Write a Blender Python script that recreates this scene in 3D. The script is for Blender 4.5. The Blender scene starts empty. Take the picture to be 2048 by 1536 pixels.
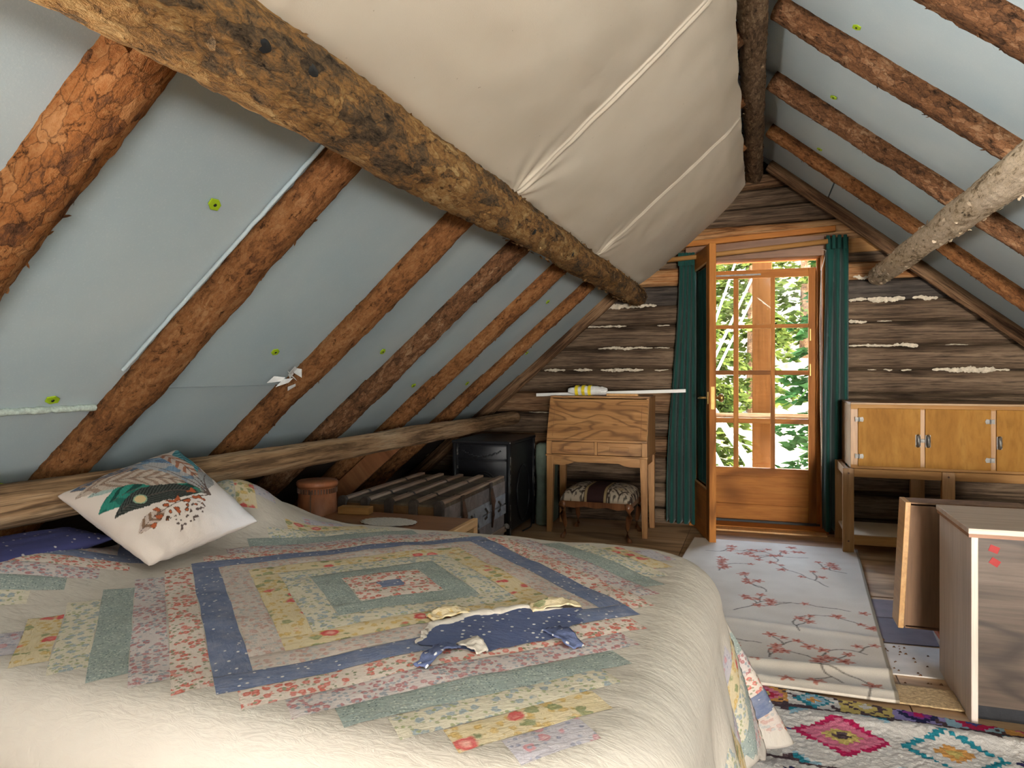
import bpy, bmesh, math, random
from math import sin, cos, pi, sqrt, atan2, radians, exp, floor as fl
from mathutils import Vector, Matrix, noise

# ------------------------------------------------------------------ camera, world, sun, lights, exposure
sc = bpy.context.scene
COL = sc.collection
FPX = 1450.0                                  # focal length in pixels of a 2048 px wide frame
cam_d = bpy.data.cameras.new('camera')
cam_d.sensor_width = 36.0
cam_d.lens = FPX * 36.0 / 2048.0
cam_d.shift_y = (744 - 768) / 2048.0
cam_d.clip_start = 0.05
cam_d.clip_end = 400
cam = bpy.data.objects.new('camera', cam_d)
COL.objects.link(cam)
cam.location = (0, 0, 1.15)
cam.rotation_euler = (pi / 2, 0, math.atan(488 / FPX))
sc.camera = cam

world = bpy.data.worlds.new('sky')
sc.world = world
world.use_nodes = True
wn = world.node_tree
bg = wn.nodes['Background']
sky = wn.nodes.new('ShaderNodeTexSky')
sky.sky_type = 'NISHITA'
sky.sun_disc = False
sky.sun_elevation = radians(48)
sky.sun_rotation = radians(90)
sky.air_density = 1.0
sky.dust_density = 2.0
hz = wn.nodes.new('ShaderNodeMixRGB')            # thin high haze whitens the blue
hz.inputs[0].default_value = .88
hz.inputs[2].default_value = (.125, .108, .086, 1)
wn.links.new(sky.outputs[0], hz.inputs[1])
wn.links.new(hz.outputs[0], bg.inputs[0])
bg.inputs[1].default_value = 75.0

def lamp(name, kind, loc, energy, color=(1, 1, 1), direction=None, size=None, size_y=None):
    d = bpy.data.lights.new(name, kind)
    d.energy = energy
    d.color = color
    if kind == 'AREA':
        d.shape = 'RECTANGLE'
        d.size = size
        d.size_y = size_y
    o = bpy.data.objects.new(name, d)
    COL.objects.link(o)
    o.location = loc
    if direction is not None:
        o.rotation_euler = Vector(direction).to_track_quat('-Z', 'Y').to_euler()
    return o

sun = lamp('sun', 'SUN', (12, 0, 14), 95.0, (1.0, .93, .82), (-.80, .06, -.62))
sun.data.angle = radians(0.6)
# added fill lamp behind the camera, narrow beam aimed at the far end
rear_lamp = lamp('rear_fill', 'AREA', (1.42, -4.42, 1.00), 27.0, (1.0, .95, .87), (-.075, 1, .04), .62, .42)
rear_lamp.data.spread = radians(38)
# added fill lamps under both slopes behind the camera, no openings there
eave_lamp = lamp('eave_fill', 'AREA', (-1.72, -1.2, .72), 100.0, (1.0, .965, .92), (.75, .52, .42), 1.2, .5)  # added to brighten the cabinet side slope
eave_lamp.data.spread = radians(85)
lamp('right_slope_fill', 'AREA', (1.70, -2.1, 1.10), 138.0, (1.0, .965, .92), (-.85, .52, .10), 1.5, .8)  # added to brighten the bed side slope and canvas
portal = lamp('doorway_portal', 'AREA', (0.005, 5.88, 1.0), 1.0, (1, 1, 1), (0, -1, 0), .88, 1.98)
portal.data.cycles.is_portal = True

vs = sc.view_settings
vs.view_transform = 'Standard'
vs.look = 'None'
vs.gamma = 1.0
vs.use_curve_mapping = False
vs.exposure = 0.33
sc.cycles.use_denoising = True
sc.cycles.max_bounces = 6
sc.cycles.diffuse_bounces = 3
sc.cycles.glossy_bounces = 3
sc.cycles.transparent_max_bounces = 10
sc.cycles.use_adaptive_sampling = True
sc.cycles.adaptive_threshold = .13
sc.cycles.adaptive_min_samples = 20
sc.cycles.sample_clamp_indirect = 8.0
sc.cycles.caustics_reflective = False
sc.cycles.caustics_refractive = False

# ------------------------------------------------------------------ helpers: objects
def tag(o, label=None, cat=None, group=None, kind=None):
    if label: o['label'] = label
    if cat: o['category'] = cat
    if group: o['group'] = group
    if kind: o['kind'] = kind
    return o

def empty(name, loc=(0, 0, 0), rz=0.0, label=None, cat=None, group=None, kind=None):
    o = bpy.data.objects.new(name, None)
    COL.objects.link(o)
    o.empty_display_size = .1
    o.location = loc
    o.rotation_euler = (0, 0, rz)
    return tag(o, label, cat, group, kind)

def link_mesh(name, me, mat, parent=None):
    if mat is not None and len(me.materials) == 0:
        me.materials.append(mat)
    o = bpy.data.objects.new(name, me)
    COL.objects.link(o)
    if parent is not None: o.parent = parent
    return o

def copy_tree(o, parent=None):
    c = o.copy()
    COL.objects.link(c)
    c.parent = parent
    for ch in [x for x in bpy.data.objects if x.parent == o]:
        copy_tree(ch, c)
    return c

class MB:
    """collects shapes of ONE part"""
    def __init__(s):
        s.v = []; s.f = []; s.uv = None
    def add(s, vs_, fs):
        k = len(s.v)
        s.v += [tuple(v) for v in vs_]
        s.f += [tuple(i + k for i in f) for f in fs]
        return s
    def box(s, x0, x1, y0, y1, z0, z1, M=None):
        vs_ = [Vector((x, y, z)) for z in (z0, z1) for y in (y0, y1) for x in (x0, x1)]
        if M is not None: vs_ = [M @ v for v in vs_]
        return s.add(vs_, [(0, 2, 3, 1), (4, 5, 7, 6), (0, 1, 5, 4), (2, 6, 7, 3), (0, 4, 6, 2), (1, 3, 7, 5)])
    def hexa(s, b, t):
        """b, t: four points each, counter-clockwise from above"""
        return s.add(list(b) + list(t), [(3, 2, 1, 0), (4, 5, 6, 7), (0, 1, 5, 4), (1, 2, 6, 5), (2, 3, 7, 6), (3, 0, 4, 7)])
    def prism(s, pts, a, b, axis='y'):
        """closed outline extruded along an axis between a and b"""
        n = len(pts)
        def P(p, d):
            if axis == 'y': return (p[0], d, p[1])
            if axis == 'x': return (d, p[0], p[1])
            return (p[0], p[1], d)
        vs_ = [P(p, a) for p in pts] + [P(p, b) for p in pts]
        fs = [tuple(range(n)), tuple(range(2 * n - 1, n - 1, -1))]
        fs += [(i, i + n, (i + 1) % n + n, (i + 1) % n) for i in range(n)]
        return s.add(vs_, fs)
    def tube(s, pts, rad, seg=10, caps=True):
        pts = [Vector(p) for p in pts]
        n = len(pts)
        if not hasattr(rad, '__len__'): rad = [rad] * n
        up = Vector((0, 0, 1))
        vs_ = []
        for i, p in enumerate(pts):
            t = (pts[min(i + 1, n - 1)] - pts[max(i - 1, 0)]).normalized()
            a = t.cross(up)
            if a.length < 1e-3: a = t.cross(Vector((1, 0, 0)))
            a.normalize(); b = a.cross(t)
            for k in range(seg):
                w = 2 * pi * k / seg
                vs_.append(p + (a * cos(w) + b * sin(w)) * rad[i])
        fs = [(i * seg + k, i * seg + (k + 1) % seg, (i + 1) * seg + (k + 1) % seg, (i + 1) * seg + k) for i in range(n - 1) for k in range(seg)]
        if caps: fs += [tuple(range(seg - 1, -1, -1)), tuple((n - 1) * seg + k for k in range(seg))]
        return s.add(vs_, fs)
    def lathe(s, prof, c=(0, 0, 0), seg=24):
        vs_ = []
        for r, z in prof:
            for k in range(seg):
                w = 2 * pi * k / seg
                vs_.append((c[0] + r * cos(w), c[1] + r * sin(w), c[2] + z))
        n = len(prof)
        fs = [(i * seg + k, i * seg + (k + 1) % seg, (i + 1) * seg + (k + 1) % seg, (i + 1) * seg + k) for i in range(n - 1) for k in range(seg)]
        fs += [tuple(range(seg - 1, -1, -1)), tuple((n - 1) * seg + k for k in range(seg))]
        return s.add(vs_, fs)
    def grid(s, fn, nu, nv, closed_u=False):
        vs_ = [fn(i / (nu if closed_u else nu - 1), j / (nv - 1)) for j in range(nv) for i in range(nu)]
        m = nu if closed_u else nu - 1
        fs = [(j * nu + i, j * nu + (i + 1) % nu, (j + 1) * nu + (i + 1) % nu, (j + 1) * nu + i) for j in range(nv - 1) for i in range(m)]
        return s.add(vs_, fs)
    def mesh(s, name, smooth=False):
        me = bpy.data.meshes.new(name)
        me.from_pydata(s.v, [], s.f)
        me.validate()
        bm = bmesh.new(); bm.from_mesh(me)
        bmesh.ops.recalc_face_normals(bm, faces=bm.faces)
        bm.to_mesh(me); bm.free()
        if smooth:
            me.polygons.foreach_set('use_smooth', [True] * len(me.polygons))
        me.update()
        return me
    def build(s, name, mat, parent=None, smooth=False, bevel=0, seg=2):
        o = link_mesh(name, s.mesh(name, smooth), mat, parent)
        if bevel:
            m = o.modifiers.new('bevel', 'BEVEL')
            m.width = bevel; m.segments = seg; m.limit_method = 'ANGLE'; m.angle_limit = radians(40)
            m.harden_normals = False
        return o

def solidify(o, t, off=-1):
    m = o.modifiers.new('solid', 'SOLIDIFY'); m.thickness = t; m.offset = off
    return o

def vcol(o, fn):
    """pigment per vertex (linear rgb) from the vertex index and place"""
    me = o.data
    at = me.color_attributes.new('Col', 'FLOAT_COLOR', 'POINT')
    buf = []
    for i, v in enumerate(me.vertices):
        c = fn(i, v.co); buf += [c[0], c[1], c[2], 1.0]
    at.data.foreach_set('color', buf)
    return o

def setuv(o, uvs):
    """uvs per vertex"""
    me = o.data
    lay = me.uv_layers.new(name='UVMap')
    buf = []
    for l in me.loops:
        buf += [uvs[l.vertex_index][0], uvs[l.vertex_index][1]]
    lay.data.foreach_set('uv', buf)
    return o

def NZ(x, y=0, z=0): return noise.noise(Vector((x, y, z)))
def lerp(a, b, t): return a + (b - a) * t
def sstep(a, b, x):
    t = max(0, min(1, (x - a) / (b - a)))
    return t * t * (3 - 2 * t)

def S(r, g, b):
    """sRGB 0-255 to linear"""
    f = lambda c: (c / 255 / 12.92) if c <= 10 else ((c / 255 + .055) / 1.055) ** 2.4
    return (f(r), f(g), f(b))

# ------------------------------------------------------------------ helpers: materials
class NT:
    def __init__(s, name, rough=.8, spec=.3, metal=0):
        s.mat = bpy.data.materials.new(name)
        s.mat.use_nodes = True
        s.t = s.mat.node_tree
        s.b = s.t.nodes['Principled BSDF']
        s.b.inputs['Roughness'].default_value = rough
        s.b.inputs['Specular IOR Level'].default_value = spec
        s.b.inputs['Metallic'].default_value = metal
    def n(s, typ, **kw):
        x = s.t.nodes.new('ShaderNode' + typ)
        for k, v in kw.items(): setattr(x, k, v)
        return x
    def l(s, a, b): s.t.links.new(a, b)
    def co(s, kind='Object', scale=(1, 1, 1), loc=(0, 0, 0), rot=(0, 0, 0)):
        a = s.n('TexCoord'); m = s.n('Mapping')
        m.inputs['Scale'].default_value = scale
        m.inputs['Location'].default_value = loc
        m.inputs['Rotation'].default_value = rot
        s.l(a.outputs[kind], m.inputs['Vector'])
        return m.outputs[0]
    def noise(s, v, scale=5, detail=6, rough=.6, dist=0, col=False):
        x = s.n('TexNoise')
        x.inputs['Scale'].default_value = scale; x.inputs['Detail'].default_value = detail
        x.inputs['Roughness'].default_value = rough; x.inputs['Distortion'].default_value = dist
        s.l(v, x.inputs['Vector'])
        return x.outputs[1 if col else 0]
    def vor(s, v, scale=5, feature='F1', out='Distance', rand=1.0):
        x = s.n('TexVoronoi', feature=feature)
        x.inputs['Scale'].default_value = scale; x.inputs['Randomness'].default_value = rand
        s.l(v, x.inputs['Vector'])
        return x.outputs[out]
    def wave(s, v, scale=5, dist=4, detail=3, dscale=1, bands='X', prof='SIN', typ='BANDS'):
        x = s.n('TexWave', wave_type=typ, wave_profile=prof)
        if typ == 'BANDS': x.bands_direction = bands
        else: x.rings_direction = bands
        x.inputs['Scale'].default_value = scale; x.inputs['Distortion'].default_value = dist
        x.inputs['Detail'].default_value = detail; x.inputs['Detail Scale'].default_value = dscale
        s.l(v, x.inputs['Vector'])
        return x.outputs['Fac']
    def ramp(s, fac, stops, const=False):
        x = s.n('ValToRGB')
        if const: x.color_ramp.interpolation = 'CONSTANT'
        e = x.color_ramp.elements
        while len(e) < len(stops): e.new(.5)
        for i, (p, c) in enumerate(stops):
            e[i].position = p
            e[i].color = (c, c, c, 1) if not hasattr(c, '__len__') else (*c, 1)
        s.l(fac, x.inputs[0])
        return x.outputs[0]
    def mix(s, fac, a, b, mode='MIX'):
        x = s.n('MixRGB', blend_type=mode)
        for k, val in ((0, fac), (1, a), (2, b)):
            if hasattr(val, 'links'): s.l(val, x.inputs[k])
            elif k == 0: x.inputs[0].default_value = val
            else: x.inputs[k].default_value = (*val, 1)
        return x.outputs[0]
    def math(s, op, a, b=0.0):
        x = s.n('Math', operation=op)
        for k, val in ((0, a), (1, b)):
            if hasattr(val, 'links'): s.l(val, x.inputs[k])
            else: x.inputs[k].default_value = val
        return x.outputs[0]
    def bump(s, h, strength=.5, dist=.01):
        x = s.n('Bump')
        x.inputs['Strength'].default_value = strength; x.inputs['Distance'].default_value = dist
        s.l(h, x.inputs['Height']); s.l(x.outputs[0], s.b.inputs['Normal'])
    def out(s, c, rough=None):
        if hasattr(c, 'links'): s.l(c, s.b.inputs['Base Color'])
        else: s.b.inputs['Base Color'].default_value = (*c, 1)
        if rough is not None and hasattr(rough, 'links'): s.l(rough, s.b.inputs['Roughness'])
        return s.mat

def plain(name, c, rough=.6, metal=0, spec=.4, var=.12, scale=12, bump=.15):
    m = NT(name, rough, spec, metal)
    v = m.co('Object')
    f = m.noise(v, scale, 5, .6)
    lo = tuple(x * (1 - var) for x in c); hi = tuple(min(1, x * (1 + var)) for x in c)
    if bump: m.bump(m.noise(v, scale * 6, 4, .6), bump, .002)
    return m.out(m.ramp(f, [(.3, lo), (.7, hi)]))

def bark(name, dark, mid, hot, pale, plate=26, flake=.5, along=.45, hotness=.55, bumpd=.012):
    """log along local X: small flakes of bark, each with its own tone, over blotches"""
    m = NT(name, .92, .12)
    v0 = m.co('Object', (along, 1, 1))
    v = m.mix(.030, v0, m.noise(v0, 30, 4, .6, 0, True), 'ADD')
    big = m.noise(v0, 5.5, 5, .62, .8)
    fine = m.noise(v, 46, 5, .75, .3)
    grit = m.noise(v0, 150, 4, .7)
    cell = m.n('TexVoronoi', feature='F1'); cell.inputs['Scale'].default_value = plate * 1.9
    m.l(v, cell.inputs['Vector'])
    sep = m.n('SeparateColor'); m.l(cell.outputs['Color'], sep.inputs[0])
    tone = m.math('ADD', m.math('MULTIPLY', big, .48), m.math('MULTIPLY', fine, .40))
    tone = m.math('ADD', tone, m.math('MULTIPLY', sep.outputs[0], .13 * flake + .05))
    tone = m.math('ADD', tone, m.math('MULTIPLY', grit, .22))
    c = m.ramp(tone, [(.44, dark), (.545, mid), (hotness + .065, hot), (.77, pale)])
    pit = m.ramp(fine, [(.34, .75), (.42, 0)])
    c = m.mix(pit, c, tuple(x * .35 for x in dark))
    ed = m.vor(v, plate * 1.9, 'DISTANCE_TO_EDGE')
    c = m.mix(m.ramp(ed, [(.0, .85 * flake), (.055, 0)]), c, tuple(x * .4 for x in dark))
    h = m.math('ADD', m.math('MULTIPLY', fine, 1.0), m.math('MULTIPLY', sep.outputs[0], .28 * flake))
    h = m.math('ADD', h, m.math('MULTIPLY', grit, .25))
    m.bump(h, .8, bumpd)
    return m.out(c)

def peeled(name, dark, mid, pale, grey=.4, stretch=.06, gscale=26):
    """weathered log without bark, grain along local X"""
    m = NT(name, .82, .2)
    v = m.co('Object', (stretch, 1, 1))
    g = m.noise(v, gscale, 5, .68, .5)
    v2 = m.co('Object', (.35, 1, 1))
    big = m.noise(v2, 3.5, 5, .6, .4)
    f = m.math('ADD', m.math('MULTIPLY', g, .6), m.math('MULTIPLY', big, .45))
    c = m.ramp(f, [(.42, dark), (.51, mid), (.62, pale)])
    streak = m.noise(m.co('Object', (stretch * .6, 1, 1)), gscale * 3.2, 3, .7, .3)
    c = m.mix(m.ramp(streak, [(.36, .7), (.50, 0)]), c, tuple(x * .5 for x in dark))
    kn = m.vor(m.co('Object', (1.3, 4, 4)), 1.6, 'F1')
    c = m.mix(m.ramp(kn, [(.05, .75), (.13, 0)]), c, tuple(x * .5 for x in dark))
    cr = m.noise(m.co('Object', (.02, 1, 1)), 60, 3, .5, 1.0)
    c = m.mix(m.ramp(cr, [(.33, grey), (.40, 0)]), c, tuple(x * .35 for x in dark))
    m.bump(m.math('ADD', g, m.math('MULTIPLY', m.ramp(cr, [(.33, 0), (.42, 1)]), .5)), .55, .008)
    return m.out(c)

def wood(name, c1, c2, c3, axis='X', scale=14, rough=.42, spec=.4, rings=0.0, dist=3.5, stretch=.07, bump=.12):
    m = NT(name, rough, spec)
    sx = {'X': (stretch, 1, 1), 'Y': (1, stretch, 1), 'Z': (1, 1, stretch)}[axis]
    v = m.co('Object', sx)
    g = m.noise(v, scale, 5, .65, .6)
    fine = m.noise(v, scale * 7, 4, .6)
    c = m.ramp(g, [(.30, c1), (.50, c2), (.70, c3)])
    if rings:
        sx2 = {'X': (.22, 1, 1), 'Y': (1, .22, 1), 'Z': (1, 1, .22)}[axis]
        w = m.noise(m.co('Object', sx2), 3.0 + dist * .12, 2.5, .45, .5)          # contour lines of a slow noise read as cathedral grain
        w = m.math('PINGPONG', m.math('MULTIPLY', w, rings * 4.2), 1.0)
        c = m.mix(m.ramp(w, [(.06, .72), (.42, 0)]), c, tuple(x * .45 for x in c1))
    c = m.mix(m.ramp(fine, [(.3, .35), (.55, 0)]), c, tuple(x * .55 for x in c1))
    m.bump(fine, bump, .002)
    return m.out(c)

def glass(name, tint=(.95, .98, .97)):
    mat = bpy.data.materials.new(name); mat.use_nodes = True
    t = mat.node_tree; t.nodes.remove(t.nodes['Principled BSDF'])
    o = t.nodes['Material Output']
    tr = t.nodes.new('ShaderNodeBsdfTransparent'); tr.inputs[0].default_value = (*tint, 1)
    gl = t.nodes.new('ShaderNodeBsdfGlossy'); gl.inputs['Roughness'].default_value = .02
    fr = t.nodes.new('ShaderNodeFresnel'); fr.inputs['IOR'].default_value = 1.45
    mx = t.nodes.new('ShaderNodeMixShader')
    t.links.new(fr.outputs[0], mx.inputs[0]); t.links.new(tr.outputs[0], mx.inputs[1]); t.links.new(gl.outputs[0], mx.inputs[2])
    t.links.new(mx.outputs[0], o.inputs[0])
    return mat

def pigment(name, rough=.95, bumpscale=400, bumpd=.002, strength=.4, jitter=.25, sheen=0.0):
    m = NT(name, rough, .1)
    a = m.n('Attribute'); a.attribute_name = 'Col'
    v = m.co('Object')
    f = m.noise(v, bumpscale, 3, .6)
    c = m.mix(jitter, a.outputs['Color'], m.ramp(f, [(.3, .45), (.7, 1.0)]), 'MULTIPLY')
    m.bump(f, strength, bumpd)
    return m.out(c)

MAT = {}
MAT['bark_orange'] = bark('bark_orange', (.035, .017, .010), (.13, .054, .023), (.28, .105, .030), (.42, .20, .08), 22, .7, .5, .56)
MAT['bark_rust'] = bark('bark_rust', (.06, .026, .013), (.15, .062, .025), (.26, .108, .036), (.38, .19, .085), 46, .35, .5, .56)
MAT['bark_dark'] = bark('bark_dark', (.030, .018, .012), (.095, .047, .024), (.19, .085, .036), (.34, .20, .11), 30, .6, .5, .58)
MAT['bark_mottled'] = bark('bark_mottled', (.030, .022, .016), (.11, .070, .038), (.27, .135, .045), (.46, .30, .13), 18, .45, .4, .57, .014)
MAT['bark_ridge'] = bark('bark_ridge', (.035, .024, .017), (.12, .075, .045), (.24, .15, .085), (.40, .28, .17), 40, .6, .35, .60, .014)
MAT['bark_pale'] = bark('bark_pale', (.07, .05, .032), (.38, .28, .175), (.58, .45, .30), (.74, .61, .46), 34, .35, .35, .50, .012)
MAT['log_grey'] = peeled('log_grey', (.030, .018, .011), (.098, .062, .038), (.21, .142, .090))
MAT['log_brown'] = peeled('log_brown', (.050, .024, .012), (.145, .075, .036), (.28, .165, .088))
MAT['log_black'] = peeled('log_black', (.022, .017, .014), (.060, .048, .040), (.13, .104, .083))
MAT['log_orange'] = peeled('log_orange', (.13, .050, .018), (.36, .155, .055), (.52, .30, .14), .3)
MAT['log_plate'] = peeled('log_plate', (.13, .075, .038), (.33, .195, .10), (.47, .32, .19), .5)
MAT['chink'] = plain('chink', (.55, .47, .36), .95, 0, .1, .3, 40, .8)
def foam_mat():
    m = NT('foam_board', .72, .25)
    v = m.co('Object')
    f = m.noise(v, 2.2, 4, .55)
    g = m.noise(v, 190, 4, .65)
    c = m.ramp(f, [(.3, (.43, .535, .575)), (.7, (.52, .60, .615))])
    c = m.mix(m.ramp(g, [(.55, 0), (.75, .35)]), c, (.70, .74, .74))
    sc_ = m.noise(m.co('Object', (1, 6, 1), rot=(0, 0, .6)), 9, 6, .8, 2.5)
    c = m.mix(m.ramp(sc_, [(.66, 0), (.72, .25)]), c, (.72, .75, .74))
    m.bump(g, .12, .002)
    return m.out(c)
MAT['foam'] = foam_mat()
MAT['foam_raw'] = plain('foam_raw', (.58, .66, .58), .95, 0, .1, .25, 120, .9)
MAT['lime'] = plain('lime_plastic', (.42, .62, .02), .45, 0, .4, .08, 30, .05)
MAT['screw'] = plain('screw_head', (.02, .02, .02), .5, .3, .4)
MAT['roof_deck'] = wood('roof_deck', (.020, .013, .009), (.035, .023, .015), (.05, .034, .023), 'Y', 8, .8)
def canvas_mat():
    m = NT('canvas', .9, .12)
    v = m.co('Object')
    f = m.noise(v, 1.6, 5, .55)
    c = m.ramp(f, [(.3, (.60, .515, .40)), (.7, (.68, .60, .485))])
    st = m.noise(v, 42, 3, .5)
    c = m.mix(m.ramp(st, [(.735, 0), (.76, .5)]), c, (.25, .18, .12))
    m.bump(m.noise(v, 240, 3, .6), .18, .002)
    return m.out(c)
MAT['canvas'] = canvas_mat()
MAT['fir_wood'] = wood('fir_wood', (.29, .092, .015), (.41, .150, .028), (.49, .200, .044), 'Z', 12, .55, .15, 1.6, 2.2)
MAT['fir_wood_x'] = wood('fir_wood_x', (.29, .092, .015), (.41, .150, .028), (.49, .200, .044), 'X', 12, .55, .15, 1.6, 2.2)
MAT['dark_fir'] = wood('dark_fir', (.12, .05, .02), (.20, .085, .032), (.27, .125, .05), 'X', 10, .45)
MAT['oak'] = wood('oak', (.25, .11, .036), (.40, .195, .068), (.49, .26, .10), 'X', 16, .42, .4, 4.2, 22)
MAT['oak_leg'] = wood('oak_leg', (.27, .12, .04), (.40, .195, .068), (.48, .25, .095), 'Z', 20, .42, .4)
MAT['maple'] = wood('maple', (.27, .115, .017), (.325, .148, .025), (.37, .182, .036), 'Z', 7, .6, .12, 0, 3, .25)
MAT['maple_x'] = wood('maple_x', (.29, .135, .040), (.37, .185, .060), (.44, .24, .088), 'X', 12, .6, .15)
MAT['maple_leg'] = wood('maple_leg', (.29, .135, .040), (.37, .185, .060), (.44, .24, .088), 'Z', 12, .42, .4)
MAT['cab_top'] = wood('cab_top', (.20, .11, .05), (.32, .18, .085), (.42, .27, .14), 'X', 10, .5)
MAT['cream_board'] = plain('cream_board', (.62, .50, .34), .6, 0, .3, .08, 8)
MAT['walnut'] = wood('walnut', (.052, .032, .021), (.092, .061, .042), (.13, .090, .064), 'X', 18, .45, .35, 3.4, 8, .05)
MAT['pale_lam'] = wood('pale_lam', (.56, .44, .35), (.66, .53, .44), (.72, .60, .51), 'Z', 30, .5, .35, 0, 3, .03)
MAT['pale_top'] = wood('pale_top', (.42, .32, .24), (.52, .41, .32), (.60, .50, .41), 'X', 26, .4, .4, 0, 3, .04)
MAT['brown_board'] = wood('brown_board', (.13, .065, .032), (.24, .125, .062), (.33, .19, .10), 'Z', 9, .6)
MAT['plywood'] = wood('plywood', (.42, .25, .125), (.55, .345, .185), (.63, .43, .26), 'X', 5, .62, .25, 1.6, 2)
MAT['dark_floor'] = wood('dark_floor', (.16, .09, .05), (.24, .145, .08), (.31, .2, .12), 'X', 5, .7)
MAT['brass'] = plain('brass', (.42, .27, .09), .48, .95, .5, .12, 40, .1)
MAT['nickel'] = plain('nickel', (.24, .225, .205), .58, .85, .3, .3, 40, .2)
MAT['glass'] = glass('pane_glass')
MAT['black_iron'] = plain('black_iron', (.016, .016, .019), .38, .2, .5, .3, 30, .25)
MAT['worn_edge'] = plain('worn_edge', (.13, .12, .11), .6, .4, .4, .8, 60, .4)
def green_mat():
    m = NT('green_cloth', .88, .2)
    v = m.co('Object')
    c = m.ramp(m.noise(v, 3, 4, .5), [(.3, (.006, .042, .034)), (.7, (.010, .062, .049))])
    m.bump(m.noise(m.co('Object', (1, 1, .3)), 330, 2, .5), .2, .001)
    m.b.inputs['Sheen Weight'].default_value = .12
    return m.out(c)
MAT['green'] = green_mat()
MAT['sage_pad'] = plain('sage_pad', (.125, .155, .12), .92, 0, .15, .2, 14, .3)
MAT['copper_hide'] = wood('copper_hide', (.19, .060, .022), (.30, .105, .042), (.38, .155, .07), 'Z', 6, .5, .35, 0, 3, .4)
MAT['white_plastic'] = plain('white_plastic', (.76, .74, .70), .45, 0, .4, .05, 10, .05)
MAT['bag_plastic'] = plain('bag_plastic', (.74, .73, .70), .30, 0, .5, .14, 30, .7)
MAT['yellow_tape'] = plain('yellow_tape', (.80, .62, .03), .4, 0, .4, .1, 20, .1)
MAT['orange_plastic'] = plain('orange_plastic', (.62, .14, .02), .4, 0, .4, .1, 20, .1)
MAT['red_sticker'] = plain('red_sticker', (.28, .010, .008), .6, 0, .4, .05, 20, .02)
MAT['doily'] = plain('doily', (.68, .62, .53), .95, 0, .1, .25, 180, .9)
MAT['cherry'] = wood('cherry', (.17, .062, .024), (.26, .105, .042), (.34, .155, .066), 'X', 8, .34, .45)
MAT['light_edge'] = wood('light_edge', (.52, .27, .09), (.62, .34, .13), (.68, .41, .18), 'Y', 12, .4)
MAT['stool_wood'] = wood('stool_wood', (.11, .036, .013), (.19, .070, .025), (.27, .11, .042), 'Z', 12, .3, .5)
def trunk_mat(name, c1, c2, c3):
    m = NT(name, .6, .35)
    v = m.co('Object')
    f = m.noise(v, 9, 8, .7, .5)
    c = m.ramp(f, [(.3, c1), (.5, c2), (.72, c3)])
    m.bump(m.noise(v, 60, 6, .7), .4, .003)
    return m.out(c)
MAT['trunk_top'] = trunk_mat('trunk_top', (.030, .021, .014), (.085, .060, .038), (.20, .15, .095))
MAT['trunk_front'] = trunk_mat('trunk_front', (.10, .082, .078), (.19, .155, .145), (.29, .25, .24))
MAT['trunk_end'] = trunk_mat('trunk_end', (.075, .033, .012), (.14, .066, .023), (.20, .105, .04))
MAT['trunk_slat'] = wood('trunk_slat', (.16, .095, .058), (.31, .205, .14), (.44, .32, .235), 'Y', 20, .55)
MAT['trunk_iron'] = trunk_mat('trunk_iron', (.018, .014, .012), (.05, .036, .028), (.11, .08, .06))
MAT['trunk_tin'] = trunk_mat('trunk_tin', (.14, .14, .155), (.26, .27, .30), (.38, .39, .43))
MAT['leather'] = trunk_mat('leather', (.05, .022, .012), (.11, .052, .03), (.2, .11, .07))
MAT['vinyl_dark'] = plain('vinyl_dark', (.115, .090, .105), .6, 0, .3, .2, 9, .2)
MAT['vinyl_mid'] = plain('vinyl_mid', (.19, .145, .155), .6, 0, .3, .2, 9, .2)
MAT['white_board'] = plain('white_board', (.60, .54, .48), .7, 0, .25, .16, 6, .3)
MAT['jute'] = plain('jute', (.52, .36, .19), .95, 0, .1, .35, 90, .9)
MAT['mattress'] = plain('mattress', (.68, .62, .55), .9, 0, .15, .06, 8, .2)
MAT['skirt'] = plain('bed_skirt', (.70, .62, .58), .9, 0, .15, .06, 8, .2)

# ------------------------------------------------------------------ logs
def log_mesh(name, L, r0, r1, seg=26, step=.02, amp=.010, freq=5.0, fine=.004, seed=0, bend=(0, 0), flat=None):
    """round timber along local X from 0 to L with uneven girth"""
    rings = max(8, int(L / step))
    mb = MB()
    rnd = random.Random(seed)
    o1, o2 = rnd.uniform(0, 90), rnd.uniform(0, 90)
    def P(u, t):
        a = 2 * pi * u
        x = L * t
        r = lerp(r0, r1, t)
        ca, sa = cos(a), sin(a)
        r += amp * NZ(x * freq * .35 + o1, ca * 1.3 + o2, sa * 1.3)
        r += amp * .5 * NZ(x * freq * 1.1 + o2, ca * 2.6, sa * 2.6 + o1)
        if fine: r += fine * NZ(x * 38 + o1, ca * r0 * 55, sa * r0 * 55 + o2)
        if t <= 0 or t >= 1: r *= .97
        y = r * ca + bend[0] * sin(pi * t)
        z = r * sa + bend[1] * sin(pi * t)
        return (x, y, z)
    mb.grid(P, seg, rings, True)
    n = len(mb.v)
    mb.f.append(tuple(range(seg - 1, -1, -1)))
    mb.f.append(tuple(n - seg + k for k in range(seg)))
    return mb.mesh(name, True)

def aim(p0, p1):
    p0, p1 = Vector(p0), Vector(p1)
    x = (p1 - p0).normalized()
    up = Vector((0, 0, 1)) if abs(x.z) < .9 else Vector((0, 1, 0))
    y = up.cross(x).normalized(); z = x.cross(y)
    m = Matrix((x, y, z)).transposed().to_4x4()
    m.translation = p0
    return m, (p1 - p0).length

def put_log(name, p0, p1, r0, r1, mat, parent=None, **kw):
    m, L = aim(p0, p1)
    o = link_mesh(name, log_mesh(name, L, r0, r1, **kw), mat, parent)
    o.matrix_world = m
    return o

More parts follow.
